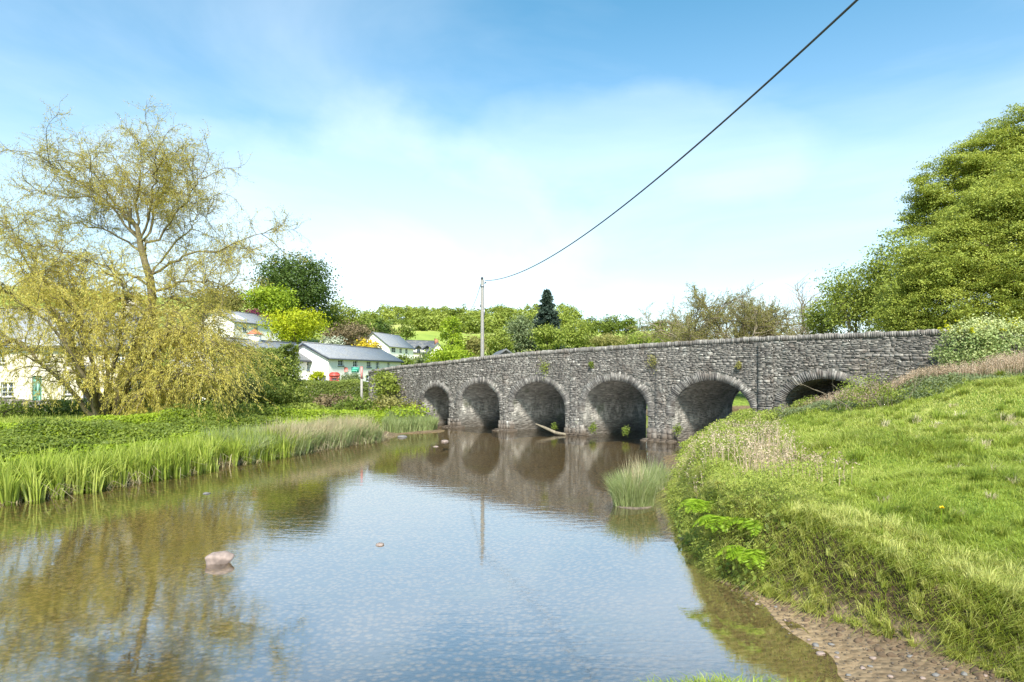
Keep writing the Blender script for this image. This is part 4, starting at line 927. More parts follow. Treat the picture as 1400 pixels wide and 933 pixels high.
# dark gabled shed behind the bridge
A = hp(663, 50); Bp = hp(701, 50.5)
h = House('shed', 'dark gabled roof of a small building just behind the parapet, right of the pole', 'shed', hp(678, 50), hp(702, 50), 6.0, 1.2, 4.55, 4.62, 'grey_wood', 'slate_dark', over=.05); 
bpy.data.objects.remove(h.root)
root = thing('shed', 'small building with dark gabled roof peeping over the parapet right of the pole', 'shed', (*hp(692, 50), 1.0))
mb = MB(); mb.box((-.95, 0, -.5), (.95, 5, 3.35)); mb.add([(-.95, 0, 3.35), (.95, 0, 3.35), (0, 0, 3.95)], np.array([(0, 1, 2)])); mb.build('wall', M['grey_wood'], root)
mb = MB()
for sg_ in (-1, 1): mb.add([(sg_ * 1.25, -.3, 3.2), (0, -.3, 4.1), (-.9, 6, 4.1), (sg_ * 1.25 - .9, 6, 3.2), (sg_ * 1.25, -.3, 3.05), (0, -.3, 3.95), (-.9, 6, 3.95), (sg_ * 1.25 - .9, 6, 3.05)], np.array([(0, 1, 2, 3), (0, 4, 5, 1), (4, 7, 6, 5), (3, 7, 4, 0)]))
mb.build('roof', M['slate_dark'], root)
# riverside cottage behind the willow
h = House('stone_cottage', 'cream stone cottage with teal door behind the willow at the left edge', 'building', hp(-110, 37), hp(186, 40), 6.5, .85, 4.75, 7.0, 'cottage_wall', 'slate')
for q in ((59, 69, 481, 498), (158.5, 171, 483.5, 500), (1, 19, 523, 543), (86, 97, 520, 540), (100, 111, 482, 498), (-30, -14, 523, 543), (-5, 7, 480, 497)):
    a, b_, c, d = h.px(*q); h.opening('front', a, b_, c, d, bars=(1, 2), sill=2)
a, b_, c, d = h.px(44, 57, 514, 560); h.opening('front', a, b_, .02, d, 'door', fm='teal', lab='teal painted door')
a, b_, c, d = h.px(113.5, 125, 517, 560); h.opening('front', a, b_, .02, d, 'door', fm='frame_dark')
h.finish(chim=[(1.5, 3.2, 1.2, .8, .9, 'cottage_wall', 2), (h.L - 1.0, 3.2, 1.0, .8, .9, 'cottage_wall', 2)])
pc = h.px(107, 128, 507, 516); mb = MB()
mb.add([(pc[0], -.9, 2.35), (pc[1], -.9, 2.35), (pc[1], 0, 2.75), (pc[0], 0, 2.75), (pc[0], -.9, 2.28), (pc[1], -.9, 2.28), (pc[1], 0, 2.68), (pc[0], 0, 2.68)], np.array([(0, 1, 2, 3), (0, 4, 5, 1), (1, 5, 6, 2), (3, 7, 4, 0), (4, 7, 6, 5)]))
mb.build('porch_roof', M['slate_dark'], h.root)
# low garden wall in front of the cottage
mb = MB()
p0, p1 = np.array(hp(-80, 34.5)), np.array(hp(175, 35.5)); r = np.random.default_rng(4)
uu = (p1 - p0) / np.linalg.norm(p1 - p0); Lw = np.linalg.norm(p1 - p0); vv = np.array([-uu[1], uu[0]])
for row in range(7):
    s_ = -r.uniform(0, .3)
    while s_ < Lw:
        l_ = r.uniform(.2, .5); q0 = p0 + uu * s_; q1 = p0 + uu * (s_ + l_ - .015); z0 = gz1(*q0) - .25 + row * .14; o_ = r.uniform(0, .03)
        v = [(q0[0] - vv[0] * o_, q0[1] - vv[1] * o_), (q1[0] - vv[0] * o_, q1[1] - vv[1] * o_), (q1[0] + vv[0] * .3, q1[1] + vv[1] * .3), (q0[0] + vv[0] * .3, q0[1] + vv[1] * .3)]
        mb.add([(*a, z0) for a in v] + [(*a, z0 + .128) for a in v], np.array([(4, 5, 6, 7), (0, 1, 5, 4), (1, 2, 6, 5), (2, 3, 7, 6), (3, 0, 4, 7)]), r.random()); s_ += l_
tag(mb.build('garden_wall', M['footing']), 'low stone garden wall in front of the cream cottage', 'wall')

# telephone box in front of the shop
x, y = hp(457.5, 57.5); z = gz1(x, y); zt = CH - (509.5 - HY) / F * 57.5
root = thing('telephone_box', 'red telephone box standing in front of the white building', 'telephone box', (x, y, zt - 2.45), math.radians(12))
mb = MB(); w_ = .36
for sx_ in (-1, 1):
    for sy_ in (-1, 1): mb.box((sx_ * w_ - .05, sy_ * w_ - .05, 0), (sx_ * w_ + .05, sy_ * w_ + .05, 2.1))
for z0, z1 in ((0, .32), (2.0, 2.12)): mb.box((-w_ - .04, -w_ - .04, z0 + .002), (w_ + .04, w_ + .04, z1))
for sd_ in ((1, 0), (0, 1)):
    for sg_ in (-1, 1):
        for i in range(9):
            zz = .35 + i * .2
            if sd_[0]: mb.box((-w_ + .05, sg_ * w_ - .02, zz), (w_ - .05, sg_ * w_ + .02, zz + .03))
            else: mb.box((sg_ * w_ - .02, -w_ + .05, zz), (sg_ * w_ + .02, w_ - .05, zz + .03))
        for xx in (-.22, .22):
            if sd_[0]: mb.box((xx - .015, sg_ * w_ - .023, .32), (xx + .015, sg_ * w_ + .023, 2.0))
            else: mb.box((sg_ * w_ - .023, xx - .015, .32), (sg_ * w_ + .023, xx + .015, 2.0))
mb.build('frame', M['red'], root)
mb = MB(); mb.box((-w_ - .1, -w_ - .1, 2.123), (w_ + .1, w_ + .1, 2.28))
k = 8
for i in range(k):
    a0 = i / k; a1 = (i + 1) / k; r0 = (w_ + .06) * math.sqrt(1 - a0 ** 2 * .9); r1 = (w_ + .06) * math.sqrt(1 - a1 ** 2 * .9); mb.box((-r0, -r0, 2.283 + a0 * .2), (r0, r0, 2.28 + a1 * .2))
mb.build('roof', M['red'], root)
mb = MB()
for sg_ in (-1, 1): mb.box((-w_ + .04, sg_ * (w_ + .042) - .003, 2.15), (w_ - .04, sg_ * (w_ + .102) + .003, 2.25))
mb.build('sign_panel', M['white_paint'], root)
mb = MB(); mb.box((-w_ + .03, -w_ + .03, .3), (w_ - .03, w_ - .03, 1.99)); mb.build('pane', M['pane'], root)
# signs on the shop wall
def on_shop(px, py, off=.06):
    k = (px - CX) / F; s_ = (k * shop.A[1] - shop.A[0]) / (shop.d[0] - k * shop.d[1]); nrm_ = np.array([shop.d[1], -shop.d[0]])
    p = shop.A + shop.d * s_ + nrm_ * off; return p[0], p[1], CH - (py - HY) / F * p[1]
rz = math.atan2(shop.d[1], shop.d[0])
M['faded_red'] = plain('faded_red', (.55, .16, .14), .6, .15)
p = on_shop(481.5, 506); root = thing('shop_sign', 'rectangular green sign with pale lettering on the white building', 'sign', p, rz - .75)
mb = MB(); mb.box((-.58, -.04, -.26), (.58, 0, .26)); mb.build('board', M['green_sign'], root)
mb = MB(); mb.box((-.61, -.03, -.29), (.61, .02, -.263)); mb.box((-.61, -.03, .263), (.61, .02, .29)); mb.build('edging', M['white_paint'], root)
mb = MB(); r = np.random.default_rng(2)
for zz in (.05, -.13):
    xx = -.45
    while xx < .42: l_ = r.uniform(.03, .06); mb.box((xx, -.046, zz), (xx + l_, -.042, zz + .09)); xx += l_ + .025
mb.build('lettering', M['sign_pale'], root)
p = on_shop(471.5, 505.5); root = thing('round_sign', 'small round red sign left of the green sign', 'sign', p, rz - .75)
mb = MB(); a = np.linspace(0, 2 * math.pi, 24, endpoint=False); rr = .24
mb.add(np.concatenate([np.stack([rr * np.cos(a), np.full(24, -.04), rr * np.sin(a)], 1), np.stack([rr * np.cos(a), np.full(24, .02), rr * np.sin(a)], 1)]), [np.arange(24)[None, :], np.stack([np.arange(24), (np.arange(24) + 1) % 24, (np.arange(24) + 1) % 24 + 24, np.arange(24) + 24], 1)]); mb.build('disc', M['faded_red'], root)
M['faded_red'] = plain('faded_red', (.55, .22, .20), .6, .15)
# post with red top on the bank
x, y, z = pxY(494.5, 41); zt = CH - (502 - HY) / F * 41; root = thing('marker_post', 'tall pale grey post with a red painted top on the left bank', 'post', (x, y, z))
mb = MB(); mb.box((-.065, -.06, -.4), (.065, .06, zt - z - .75)); mb.build('pole', M['grey_wood'], root)
mb = MB(); mb.box((-.06, -.055, zt - z - .747), (.06, .055, zt - z)); mb.box((-.075, -.07, zt - z + .003), (.075, .07, zt - z + .03)); mb.build('painted_top', M['faded_red'], root)
# young bush beside the shop wall
ptree('shrub', 'upright yellow green conifer bush in front of the white gable wall', 'shrub', 425, 444, 507, 524, 56, M['leaf_yellow'], 1.2, 1.5, tr=.05, cname='foliage')
ptree('shrub', 'grey green bush right of the telephone box', 'shrub', 467, 494, 512, 526, 57, M['leaf_grey'], 1.1, 1.5, tr=.04, cname='foliage')
ptree('shrub', 'light green young tree growing against the left end of the bridge', 'shrub', 510, 553, 503, 552, 41, M['leaf_light'], .75, 1.9, 7, tr=.06, cname='foliage', bark='bark_pale')
mb = MB(); a, b_, t, _ = crown_pts([(0, 0, 0, .36, .25, .28)], 1, 1, .1); bm = bmesh_ = None

# utility pole
YP = 46.0; x = (659.5 - 700) / 900 * YP; zp = CH - (383 - HY) / F * YP; z = gz1(x, YP)
root = thing('utility_pole', 'tall pale wooden utility pole standing behind the bridge parapet', 'pole', (x, YP, z))
mb = MB(); mb.tubes(np.array([[0, 0, -.5], [0, 0, (zp - z) / 2], [0, 0, zp - z]])[None], [[.14, .125, .105]], 12); mb.build('pole', M['grey_wood'], root, True)
mb = MB(); mb.box((-.16, -.05, zp - z - 1.9), (-.09, .05, zp - z - 1.55)); mb.box((.09, -.05, zp - z - 2.5), (.17, .05, zp - z - 2.0)); mb.box((-.12, -.13, zp - z - .5), (.12, -.09, zp - z - .38)); mb.build('bracket', M['metal'], root)
mb = MB(); mb.tubes(np.array([[-.02, 0, zp - z], [-.02, 0, zp - z + .10], [-.02, 0, zp - z + .2]])[None], [[.07, .09, .06]], 8); mb.tubes(np.array([[.14, -.02, zp - z - .25], [.2, -.02, zp - z - .2], [.26, -.02, zp - z - .17]])[None], [[.03, .05, .03]], 8); mb.build('insulator', M['black'], root, True)
def cable(name, label, pts, sag, rad, n_=60, seg=None):
    a, b_ = np.array(pts[0]), np.array(pts[1]); t = np.linspace(0, 1, n_)[:, None]; q = a * (1 - t) + b_ * t; q[:, 2] -= sag * 4 * (t * (1 - t))[:, 0]
    mb = MB(); mb.tubes(q[None], rad, 6); return tag(mb.build(name, M['wire'], smooth=True), label, 'cable')
# the near end passes over the viewer's right shoulder
pe = P3(1172, 0, 11.0); ps = np.array([x + .2, YP, zp - .05]); t = np.linspace(0, 1.32, 90)[:, None]; q = ps + (pe - ps) * t; q[:, 2] -= 1.15 * 4 * (t * (1 - t))[:, 0]
mb = MB(); mb.tubes(q[None], .022, 6); tag(mb.build('overhead_cable', M['wire'], smooth=True), 'black overhead cable rising from the utility pole to the top right', 'cable')
cable('stay_cable', 'thin cable running down to the left from the utility pole top', ((x - .1, YP, zp - .25), ((642 - 700) / 900 * 62, 62, CH - (425 - HY) / F * 62)), .3, .018)

# gate pillar and wall end at the far right
x, y = hp(1397, 21.4); z = gz1(x, y)
root = thing('gate_pillar', 'pale stone gate pillar at the right edge beyond the ivy', 'pillar', (x, y, z))
mb = MB(); mb.box((-.2, -.2, -.4), (.5, .3, 3.86 - z)); mb.build('shaft', M['footing'], root); mb = MB(); mb.box((-.26, -.26, 3.863 - z), (.56, .36, 4.0 - z)); mb.build('capstone', M['rock'], root)
# ivy heaped over the end of the parapet
x, y, z = *hp(1338, 21.6), gz1(*hp(1338, 21.6))
root = thing('ivy', 'bushy variegated ivy heaped over the right end of the bridge parapet', 'ivy', (x, y, z))
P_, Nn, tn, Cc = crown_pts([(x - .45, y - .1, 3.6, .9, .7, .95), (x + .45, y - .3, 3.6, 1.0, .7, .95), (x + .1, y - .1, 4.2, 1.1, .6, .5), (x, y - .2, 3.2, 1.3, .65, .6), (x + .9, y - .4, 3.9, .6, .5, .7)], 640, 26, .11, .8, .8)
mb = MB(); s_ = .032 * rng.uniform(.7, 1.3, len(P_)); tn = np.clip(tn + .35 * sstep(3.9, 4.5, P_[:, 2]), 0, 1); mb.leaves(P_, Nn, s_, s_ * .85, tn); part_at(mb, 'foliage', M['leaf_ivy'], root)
mb = MB(); tt_ = Cc[rng.choice(len(Cc), 26)]; q = grow(np.column_stack([tt_[:, 0], tt_[:, 1], np.full(26, 4.2)]), np.tile([0, 0, 1.], (26, 1)) + rng.normal(0, .4, (26, 3)), rng.uniform(.2, .55, 26), 5, .15); mb.tubes(q, .006, 3)
part_at(mb, 'stem', M['bark'], root); p, d, _, _ = along(q, 700, .2); mb = MB(); mb.leaves(p + rng.normal(0, .03, p.shape), rng.normal(size=p.shape), .035, .028, np.full(len(p), .95)); part_at(mb, 'shoot', M['leaf_yellow'], root)
# plants rooted in the bridge face
for s_, z_, h_, lb, mt_ in ((11.6, 3.35, .55, 'pale green fern clump growing on the bridge wall above the third arch', 'leaf_light'), (17.75, 3.55, .5, 'brownish plant growing on the bridge wall between fourth and fifth arches', 'leaf_olive'), (14.4, 3.45, .22, 'small green tuft on the bridge wall above the fourth arch', 'leaf_mid'), (14.5, .42, .32, 'green fern at the waterline inside the fourth arch', 'leaf_mid'), (16.3, .35, .3, 'dark green fern at the foot of the fourth arch on the right', 'leaf_mid'), (18.9, .55, .35, 'leafy fern at the foot of the pier left of the fifth arch', 'leaf_mid'), (21.6, 3.3, .2, 'tiny tuft on the bridge wall right of the fifth arch', 'leaf_olive'), (12.2, .35, .25, 'green fern at the foot of the third arch on the right', 'leaf_mid')):
    c_ = fpt(np.array(s_), .12, z_); mb = MB(); nn = 260; o_ = rng.normal(size=(nn, 3)) * np.array([.45, .3, .55]) * h_ * .6; mb.leaves(c_ + o_, rng.normal(size=(nn, 3)) + np.array([NF[0], NF[1], .4]), .035 * rng.uniform(.7, 1.4, nn), .02, np.clip(rng.normal(.5, .2, nn), 0, 1))
    tag(mb.build('wall_plant', M[mt_], loc=tuple(c_)), lb, 'plant', 'plants rooted in the bridge')
# driftwood log in the third arch
q = np.array([fpt(np.array(11.0), .1, .45), fpt(np.array(11.8), .35, .30), fpt(np.array(12.6), .5, .10), fpt(np.array(13.2), .55, .06)]); mb = MB(); mb.tubes(q[None], [[.03, .07, .08, .05]], 8)
tag(mb.build('driftwood', M['bark_pale'], smooth=True), 'pale driftwood branch lodged against the pier of the third arch', 'driftwood')

# ------------------------------------------------------------------ willows on the left bank
def pixpath(pts, Y, dY=None):
    out = []
    for i, (a, b_) in enumerate(pts):
        yy = Y if dY is None else Y + dY[i]; out.append(P3(a, b_, yy))
    out = np.array(out); t = np.linspace(0, len(out) - 1, 14); k = np.minimum(t.astype(int), len(out) - 2); f = (t - k)[:, None]
    q = out[k] * (1 - f) + out[k + 1] * f; q[1:-1] += rng.normal(0, .07, (12, 3)); return q
YW = 29.5; z = gz1((152 - 700) / 900 * YW, YW)
root = thing('willow_tree', 'tall sparse willow with twisting branches and tiny leaves on the left bank', 'tree', ((152 - 700) / 900 * YW, YW, z))
wood = MB(); lv = MB()
trunk = pixpath([(150, 584), (162, 540), (182, 490), (200, 440), (209, 398), (200, 350), (188, 310), (178, 285)], YW)
wood.tubes(trunk[None], [np.linspace(.32, .07, 14)], 10)
trunk2 = pixpath([(156, 575), (120, 520), (95, 470), (70, 420)], YW, [0, -.8, -1.5, -2]); wood.tubes(trunk2[None], [np.linspace(.2, .06, 14)], 8)
L1 = [pixpath([(a_, 330 + (b_ - 330) * .80 if b_ < 330 else b_) for a_, b_ in p], YW, [0] + [d_ * (i + 1) / (len(p) - 1) for i in range(len(p) - 1)]) for p, d_ in (
  ([(193, 330), (150, 270), (105, 225), (62, 188)], -1.5), ([(190, 320), (165, 275), (122, 254), (42, 246)], 1.5), ([(186, 310), (190, 250), (192, 205), (196, 172)], 0),
  ([(195, 330), (215, 270), (232, 225), (236, 185)], 1.5), ([(198, 345), (235, 290), (265, 240), (284, 212)], -1.5), ([(208, 375), (245, 350), (290, 345), (330, 330), (372, 308)], -1),
  ([(205, 380), (240, 330), (262, 300), (285, 275)], 2), ([(200, 350), (160, 320), (110, 300), (70, 290)], 2.5), ([(208, 395), (160, 370), (90, 345), (15, 330)], -2), ([(180, 300), (150, 250), (128, 210), (112, 182)], 1),
  ([(209, 400), (250, 385), (285, 385), (305, 400)], -2), ([(203, 425), (240, 410), (280, 430), (310, 460)], 1.5), ([(70, 420), (40, 370), (20, 320), (8, 300)], 0), ([(192, 325), (210, 260), (212, 220), (216, 178)], -2.5), ([(95, 470), (110, 410), (90, 370), (80, 340)], 0))]
L1 = np.array(L1); wood.tubes(L1, np.broadcast_to(np.linspace(.06, .010, 14), L1.shape[:2]), 6)
p, d, i, t = along(L1, 280, .12); dd_ = nrm(d * .7 + nrm(rng.normal(size=d.shape)) * .9 + np.array([0, 0, .25]))
L2 = grow(p, dd_, rng.uniform(1.1, 2.6, len(p)), 9, .12, (0, 0, .02), .16); wood.tubes(L2, np.broadcast_to(np.linspace(.018, .006, 10), L2.shape[:2]), 4)
p, d, i, t = along(L2, 5200, .12); dd_ = nrm(d * .6 + nrm(rng.normal(size=d.shape)) * .8 + np.array([.1, 0, -.05]))
L3 = grow(p, dd_, rng.uniform(.4, 1.15, len(p)), 7, .15, (0, 0, -.05), .2); wood.tubes(L3, np.broadcast_to(np.linspace(.0065, .003, 8), L3.shape[:2]), 3)
p, d, i, t = along(L3, 105000, .1); lv.leaves_dir(p + rng.normal(0, .05, p.shape), d + rng.normal(0, .7, d.shape), rng.uniform(.05, .12, len(p)), .012, np.clip(rng.normal(.22, .22, len(p)), 0, 1))
part_at(wood, 'trunk', M['bark_willow'], root, True); part_at(lv, 'crown', M['leaf_willow'], root)
# weeping mass
YV = 28.0; z = gz1((128 - 700) / 900 * YV, YV + 1)
root = thing('weeping_willow', 'yellow green weeping willow with curtains of hanging shoots, lower left', 'tree', ((128 - 700) / 900 * YV, YV + 1, z))
wood = MB(); lv = MB()
L1 = [pixpath(p, YV, [1] + [d_ * (i + 1) / (len(p) - 1) for i in range(len(p) - 1)]) for p, d_ in (
  ([(140, 586), (120, 520), (70, 440), (-10, 390)], -2.5), ([(140, 586), (130, 500), (100, 420), (40, 365)], 0), ([(142, 586), (150, 500), (130, 420), (110, 370)], 2), ([(142, 586), (160, 500), (170, 430), (165, 380)], -1),
  ([(145, 586), (180, 520), (230, 455), (280, 455)], -1.5), ([(145, 586), (190, 530), (260, 480), (325, 480)], 0), ([(145, 586), (180, 530), (220, 470), (240, 420)], 2), ([(140, 586), (90, 530), (30, 470), (-50, 440)], 1), ([(145, 586), (190, 540), (250, 510), (300, 520)], -2.5),
  ([(140, 586), (100, 500), (60, 400), (10, 350)], 2.5))]
L1 = np.array(L1); wood.tubes(L1, np.broadcast_to(np.linspace(.12, .022, 14), L1.shape[:2]), 6)
p, d, i, t = along(L1, 330, .25); dd_ = nrm(d * .5 + nrm(rng.normal(size=d.shape)) * .9 + np.array([0, 0, .35]))
L2 = grow(p, dd_, rng.uniform(.8, 2.0, len(p)), 7, .12, (0, 0, -.06), .1); wood.tubes(L2, np.broadcast_to(np.linspace(.026, .009, 8), L2.shape[:2]), 4)
p, d, i, t = along(L2, 2700, .05); dd_ = nrm(d * .5 + nrm(rng.normal(size=d.shape) * np.array([1, 1, .3])) * .8)
keep = ~(((p[:, 0] / p[:, 1] * 900 + 700) < 190) & ((520 + (2.7 - p[:, 2]) / p[:, 1] * 900) > 455) & (rng.random(len(p)) < .55)); p, dd_ = p[keep], dd_[keep]; lft = (p[:, 0] / p[:, 1] * 900 + 700) < 185
gl_ = ground(p[:, 0], p[:, 1]); ln = np.minimum(rng.uniform(.7, 2.6, len(p)), np.maximum(p[:, 2] - gl_ - .1, .4)); ln = np.where(lft, np.minimum(ln, 1.5), ln)
L3 = grow(p, dd_, ln * 1.15, 9, .10, (.03, 0, -.22), .08); wood.tubes(L3, np.broadcast_to(np.linspace(.007, .003, 10), L3.shape[:2]), 3)
p, d, i, t = along(L3, 140000, .03); tn = np.clip(rng.normal(.5, .16, len(p)) + rng.normal(0, .13, len(L3))[i], 0, 1)
lv.leaves_dir(p + rng.normal(0, .035, p.shape), d + rng.normal(0, .28, d.shape) + np.array([0, 0, -.2]), rng.uniform(.06, .14, len(p)), .0125, tn)
part_at(wood, 'trunk', M['bark_willow'], root, True); part_at(lv, 'crown', M['leaf_willow'], root)

# shrubs on the left bank
def mound(name, label, px0, px1, py0, Y, mt_, ry=None, leafpx=2.0, dens=1.2, cat='shrub', group=None, **kw):
    return ptree(name, label, cat, px0, px1, py0, HY + (CH - gz1(*hp((px0 + px1) / 2, Y))) / Y * F + 2, Y, M[mt_], dens, leafpx, 5, tr=kw.pop('tr', .04), cname='foliage', group=group, **kw)
mound('shrub', 'dense dark green shrub under the right side of the willow', 215, 300, 500, 33, 'leaf_mid')
mound('shrub', 'dull green thicket right of the willow below the big hedge', 280, 350, 510, 38, 'leaf_olive')
mound('shrub', 'rough green bramble mound below the big hedge', 345, 420, 520, 40, 'hedge')
mound('shrub', 'rounded green bush ending the big hedge on its right', 368, 413, 484, 45, 'hedge')
mound('shrub', 'leafy green bush in front of the big hedge behind the reeds', 300, 388, 556, 30, 'leaf_mid')
mound('shrub', 'low lime green bush between the willow and the reeds', 222, 300, 568, 27.5, 'leaf_lime')
mound('shrub', 'pale green bush in the middle of the left bank', 395, 450, 556, 34, 'leaf_light')
mound('shrub', 'purplish brown low shrub left of the marker post', 430, 486, 540, 39, 'leaf_brown')
mound('shrub', 'green mound at the foot of the marker post', 455, 520, 548, 37, 'leaf_mid')
mound('shrub', 'rusty green scrub between the post and the first arch', 500, 574, 545, 38.5, 'leaf_olive')
mound('shrub', 'bright green leafy mound beside the first arch', 510, 590, 557, 35.8, 'leaf_lime')
mound('shrub', 'dark leafed shrub behind the willow trunk', 60, 140, 545, 32, 'leaf_dark')
mound('shrub', 'green shrub by the garden wall at the left edge', -40, 50, 552, 30, 'leaf_mid')
mound('shrub', 'green bush across the garden wall right of the cottage', 170, 230, 525, 36, 'leaf_mid')
# ------------------------------------------------------------------ grass, reeds and herbs
def sample(x0, x1, y0, y1, n_, cond, pw=1.4, ref=6):
    out = []; got = 0
    while got < n_:
        x = rng.uniform(x0, x1, n_ * 3); y = rng.uniform(y0, y1, n_ * 3); dd_ = np.hypot(x, y)
        keep = (rng.random(len(x)) < np.minimum(1, (ref / dd_) ** pw)) & (np.abs(x) < y * .86 + 1.2)
        x, y = x[keep], y[keep]; c = cond(x, y); out.append(np.stack([x[c], y[c]], 1)); got += c.sum()
    return np.concatenate(out)[:n_]
dR = lambda x, y: sdist(x, y, BANK_R)
dW = lambda x, y: -sdist(x, y, WATER)
side_br = lambda x, y: (y - (35 - .855 * x))          # <0 on our side of the bridge
rootp = lambda xy, dz=-.01: np.stack([xy[:, 0], xy[:, 1], ground(xy[:, 0], xy[:, 1]) + dz], 1)
# the lawn
xy = sample(.2, 22, 2.2, 27, 330000, lambda x, y: (dR(x, y) > .06) & (side_br(x, y) < -.2) & (x > .25), 1.6, 7)
dist = np.hypot(xy[:, 0], xy[:, 1]); pt_ = fn(xy[:, 0], xy[:, 1], 1.1, 12); pt2 = fn(xy[:, 0], xy[:, 1], 3.5, 20); db = dR(xy[:, 0], xy[:, 1])
edge = np.exp(-db / .9)
tuss = sstep(.15, .9, pt_ + .6 * pt2 + edge * .4)
h_ = (.05 + .10 * tuss + .10 * edge) * rng.uniform(.6, 1.4, len(xy)) * np.clip(dist / 10, .85, 1.5)
la = rng.normal(0, .42, (len(xy), 3)); la[:, 2] = 0
g1 = dR(xy[:, 0] + .05, xy[:, 1]) - db; g2 = dR(xy[:, 0], xy[:, 1] + .05) - db
la[:, 0] -= g1 / .05 * edge * .8; la[:, 1] -= g2 / .05 * edge * .8; la[:, 2] -= edge * .35
swirl = fn(xy[:, 0], xy[:, 1], .9, 30); la[:, 0] += .35 * np.cos(swirl * 4) * (tuss + .2); la[:, 1] += .35 * np.sin(swirl * 4) * (tuss + .2)
tn = np.clip(.50 + .20 * fn(xy[:, 0], xy[:, 1], .45, 14) - .10 * tuss + rng.normal(0, .17, len(xy)) + .15 * pt2 * .5 + .10 * sstep(9, 16, dist), 0, 1)
mb = MB(); mb.blades(rootp(xy), h_, .0030 * np.clip(dist / 7, .9, 3.2), la, tn)
tag(mb.build('grass', M['grass']), 'rough green grass of the riverside lawn', 'grass', kind='stuff')
# rank tussocks hanging over the bank edge
xy = sample(2.6, 14, 3, 26, 90000, lambda x, y: (dR(x, y) > -.02) & (dR(x, y) < 1.5 + .5 * fn(x, y, .8)) & (side_br(x, y) < -.2), 1.3, 6)
cl = fn(xy[:, 0], xy[:, 1], 2.4, 17); keep = cl + rng.normal(0, .3, len(xy)) > -.15; xy = xy[keep]; cl = cl[keep]
dist = np.hypot(xy[:, 0], xy[:, 1]); db = dR(xy[:, 0], xy[:, 1]); e = 1e-2
g1 = (dR(xy[:, 0] + e, xy[:, 1]) - db) / e; g2 = (dR(xy[:, 0], xy[:, 1] + e) - db) / e; ed = np.exp(-db / .5)
la = rng.normal(0, .5, (len(xy), 3)); la[:, 2] = -.35 * ed - .1; la[:, 0] -= g1 * ed * .9; la[:, 1] -= g2 * ed * .9
h_ = rng.uniform(.09, .24, len(xy)) * (1 + .5 * sstep(9, 14, dist)) * (1 - .3 * (dist < 7))
mb = MB(); mb.blades(rootp(xy), h_, .0032 * np.clip(dist / 7, .9, 2.6), la, np.clip(.62 + .2 * cl + rng.normal(0, .2, len(xy)), 0, 1), .8)
tag(mb.build('tussock_grass', M['grass']), 'long tufted grass overhanging the right bank', 'grass', kind='stuff')
# arching tufts: many blades fanning out of one root
def tufts(name, label, n_c, per, box, cond, llo, lhi, wd, mt_, tone, spread=.55, ref=7):
    c = sample(*box, n_c, cond, 1.3, ref); a = rng.uniform(0, 6.28, (n_c, per)); k = rng.uniform(.15, 1.0, (n_c, per)); sc = np.clip(np.hypot(c[:, 0], c[:, 1]) / 8, .9, 1.8)[:, None]
    ln = rng.uniform(llo, lhi, (n_c, 1)) * rng.uniform(.6, 1.15, (n_c, per)) * sc ** .6
    rr = .05 * sc * rng.random((n_c, per)); X = c[:, :1] + np.cos(a) * rr; Y_ = c[:, 1:] + np.sin(a) * rr; Z = np.repeat(ground(c[:, 0], c[:, 1])[:, None], per, 1) - .02
    la = np.stack([np.cos(a) * k, np.sin(a) * k, -.45 * k ** 2], -1) * spread * 1.4; wind = rng.normal(0, .25, (n_c, 1, 3)); wind[..., 2] = 0; la = la + wind
    tn = np.clip(tone + rng.normal(0, .13, (n_c, 1)) + rng.normal(0, .12, (n_c, per)), 0, 1)
    mb = MB(); mb.blades(np.stack([X, Y_, Z], -1).reshape(-1, 3), ln.ravel(), wd * np.repeat(sc.ravel(), per), la.reshape(-1, 3), tn.ravel(), .9)
    return tag(mb.build(name, M[mt_]), label, 'grass', kind='stuff')
tufts('bank_tufts', 'pale arching grass tufts spilling over the bank edge', 900, 80, (2.7, 9, 4, 24), lambda x, y: (dR(x, y) > -.03) & (dR(x, y) < .9) & (side_br(x, y) < -.5), .12, .27, .0040, 'grass', .85)  # pale tufts, tone raised further so the shaded bank face reads lit
tufts('lawn_tufts', 'coarser tufts standing up in the lawn', 620, 90, (.3, 18, 2.4, 22), lambda x, y: (dR(x, y) > .5) & (side_br(x, y) < -3) & (fn(x, y, .9, 3) > -.2), .10, .24, .0032, 'grass', .40)
tufts('dry_tufts', 'dry straw coloured tufts scattered through the lawn', 90, 40, (2, 18, 3, 20), lambda x, y: (dR(x, y) > .1) & (side_br(x, y) < -2), .08, .22, .0030, 'straw', .7)
tufts('dark_tufts', 'dark green tufts in the hollows of the lawn', 90, 80, (2, 18, 4, 18), lambda x, y: (dR(x, y) > .3) & (side_br(x, y) < -4) & (fn(x, y, 1.0, 22) > .25), .12, .24, .0032, 'grass', .18)
# leafy herbs on the right bank towards the bridge
xy = sample(2.6, 14, 8.3, 26, 80000, lambda x, y: (dR(x, y) > -.1) & (dR(x, y) < .8 + .5 * sstep(9, 13, y) + 1.2 * sstep(13, 20, y) + .6 * fn(x, y, .8, 5)) & (side_br(x, y) < -.3), 1.0, 12)
hb = .25 + .30 * np.clip(fn(xy[:, 0], xy[:, 1], 1.6, 21) + .3, 0, 1.3) + .15 * sstep(12, 20, xy[:, 1]); V = rootp(xy); V[:, 2] += rng.random(len(xy)) ** .6 * hb; V[:, :2] += rng.normal(0, .06, (len(xy), 2))
db = dR(xy[:, 0], xy[:, 1]); V[:, 2] -= .0
mb = MB(); s_ = rng.uniform(.010, .032, len(xy)) * np.clip(np.hypot(xy[:, 0], xy[:, 1]) / 14, .8, 1.6); mb.leaves(V, rng.normal(0, .6, V.shape) + np.array([-.2, -.3, .9]), s_, s_ * .5, np.clip(.5 + .25 * fn(xy[:, 0], xy[:, 1], 2, 2) + rng.normal(0, .18, len(xy)), 0, 1))
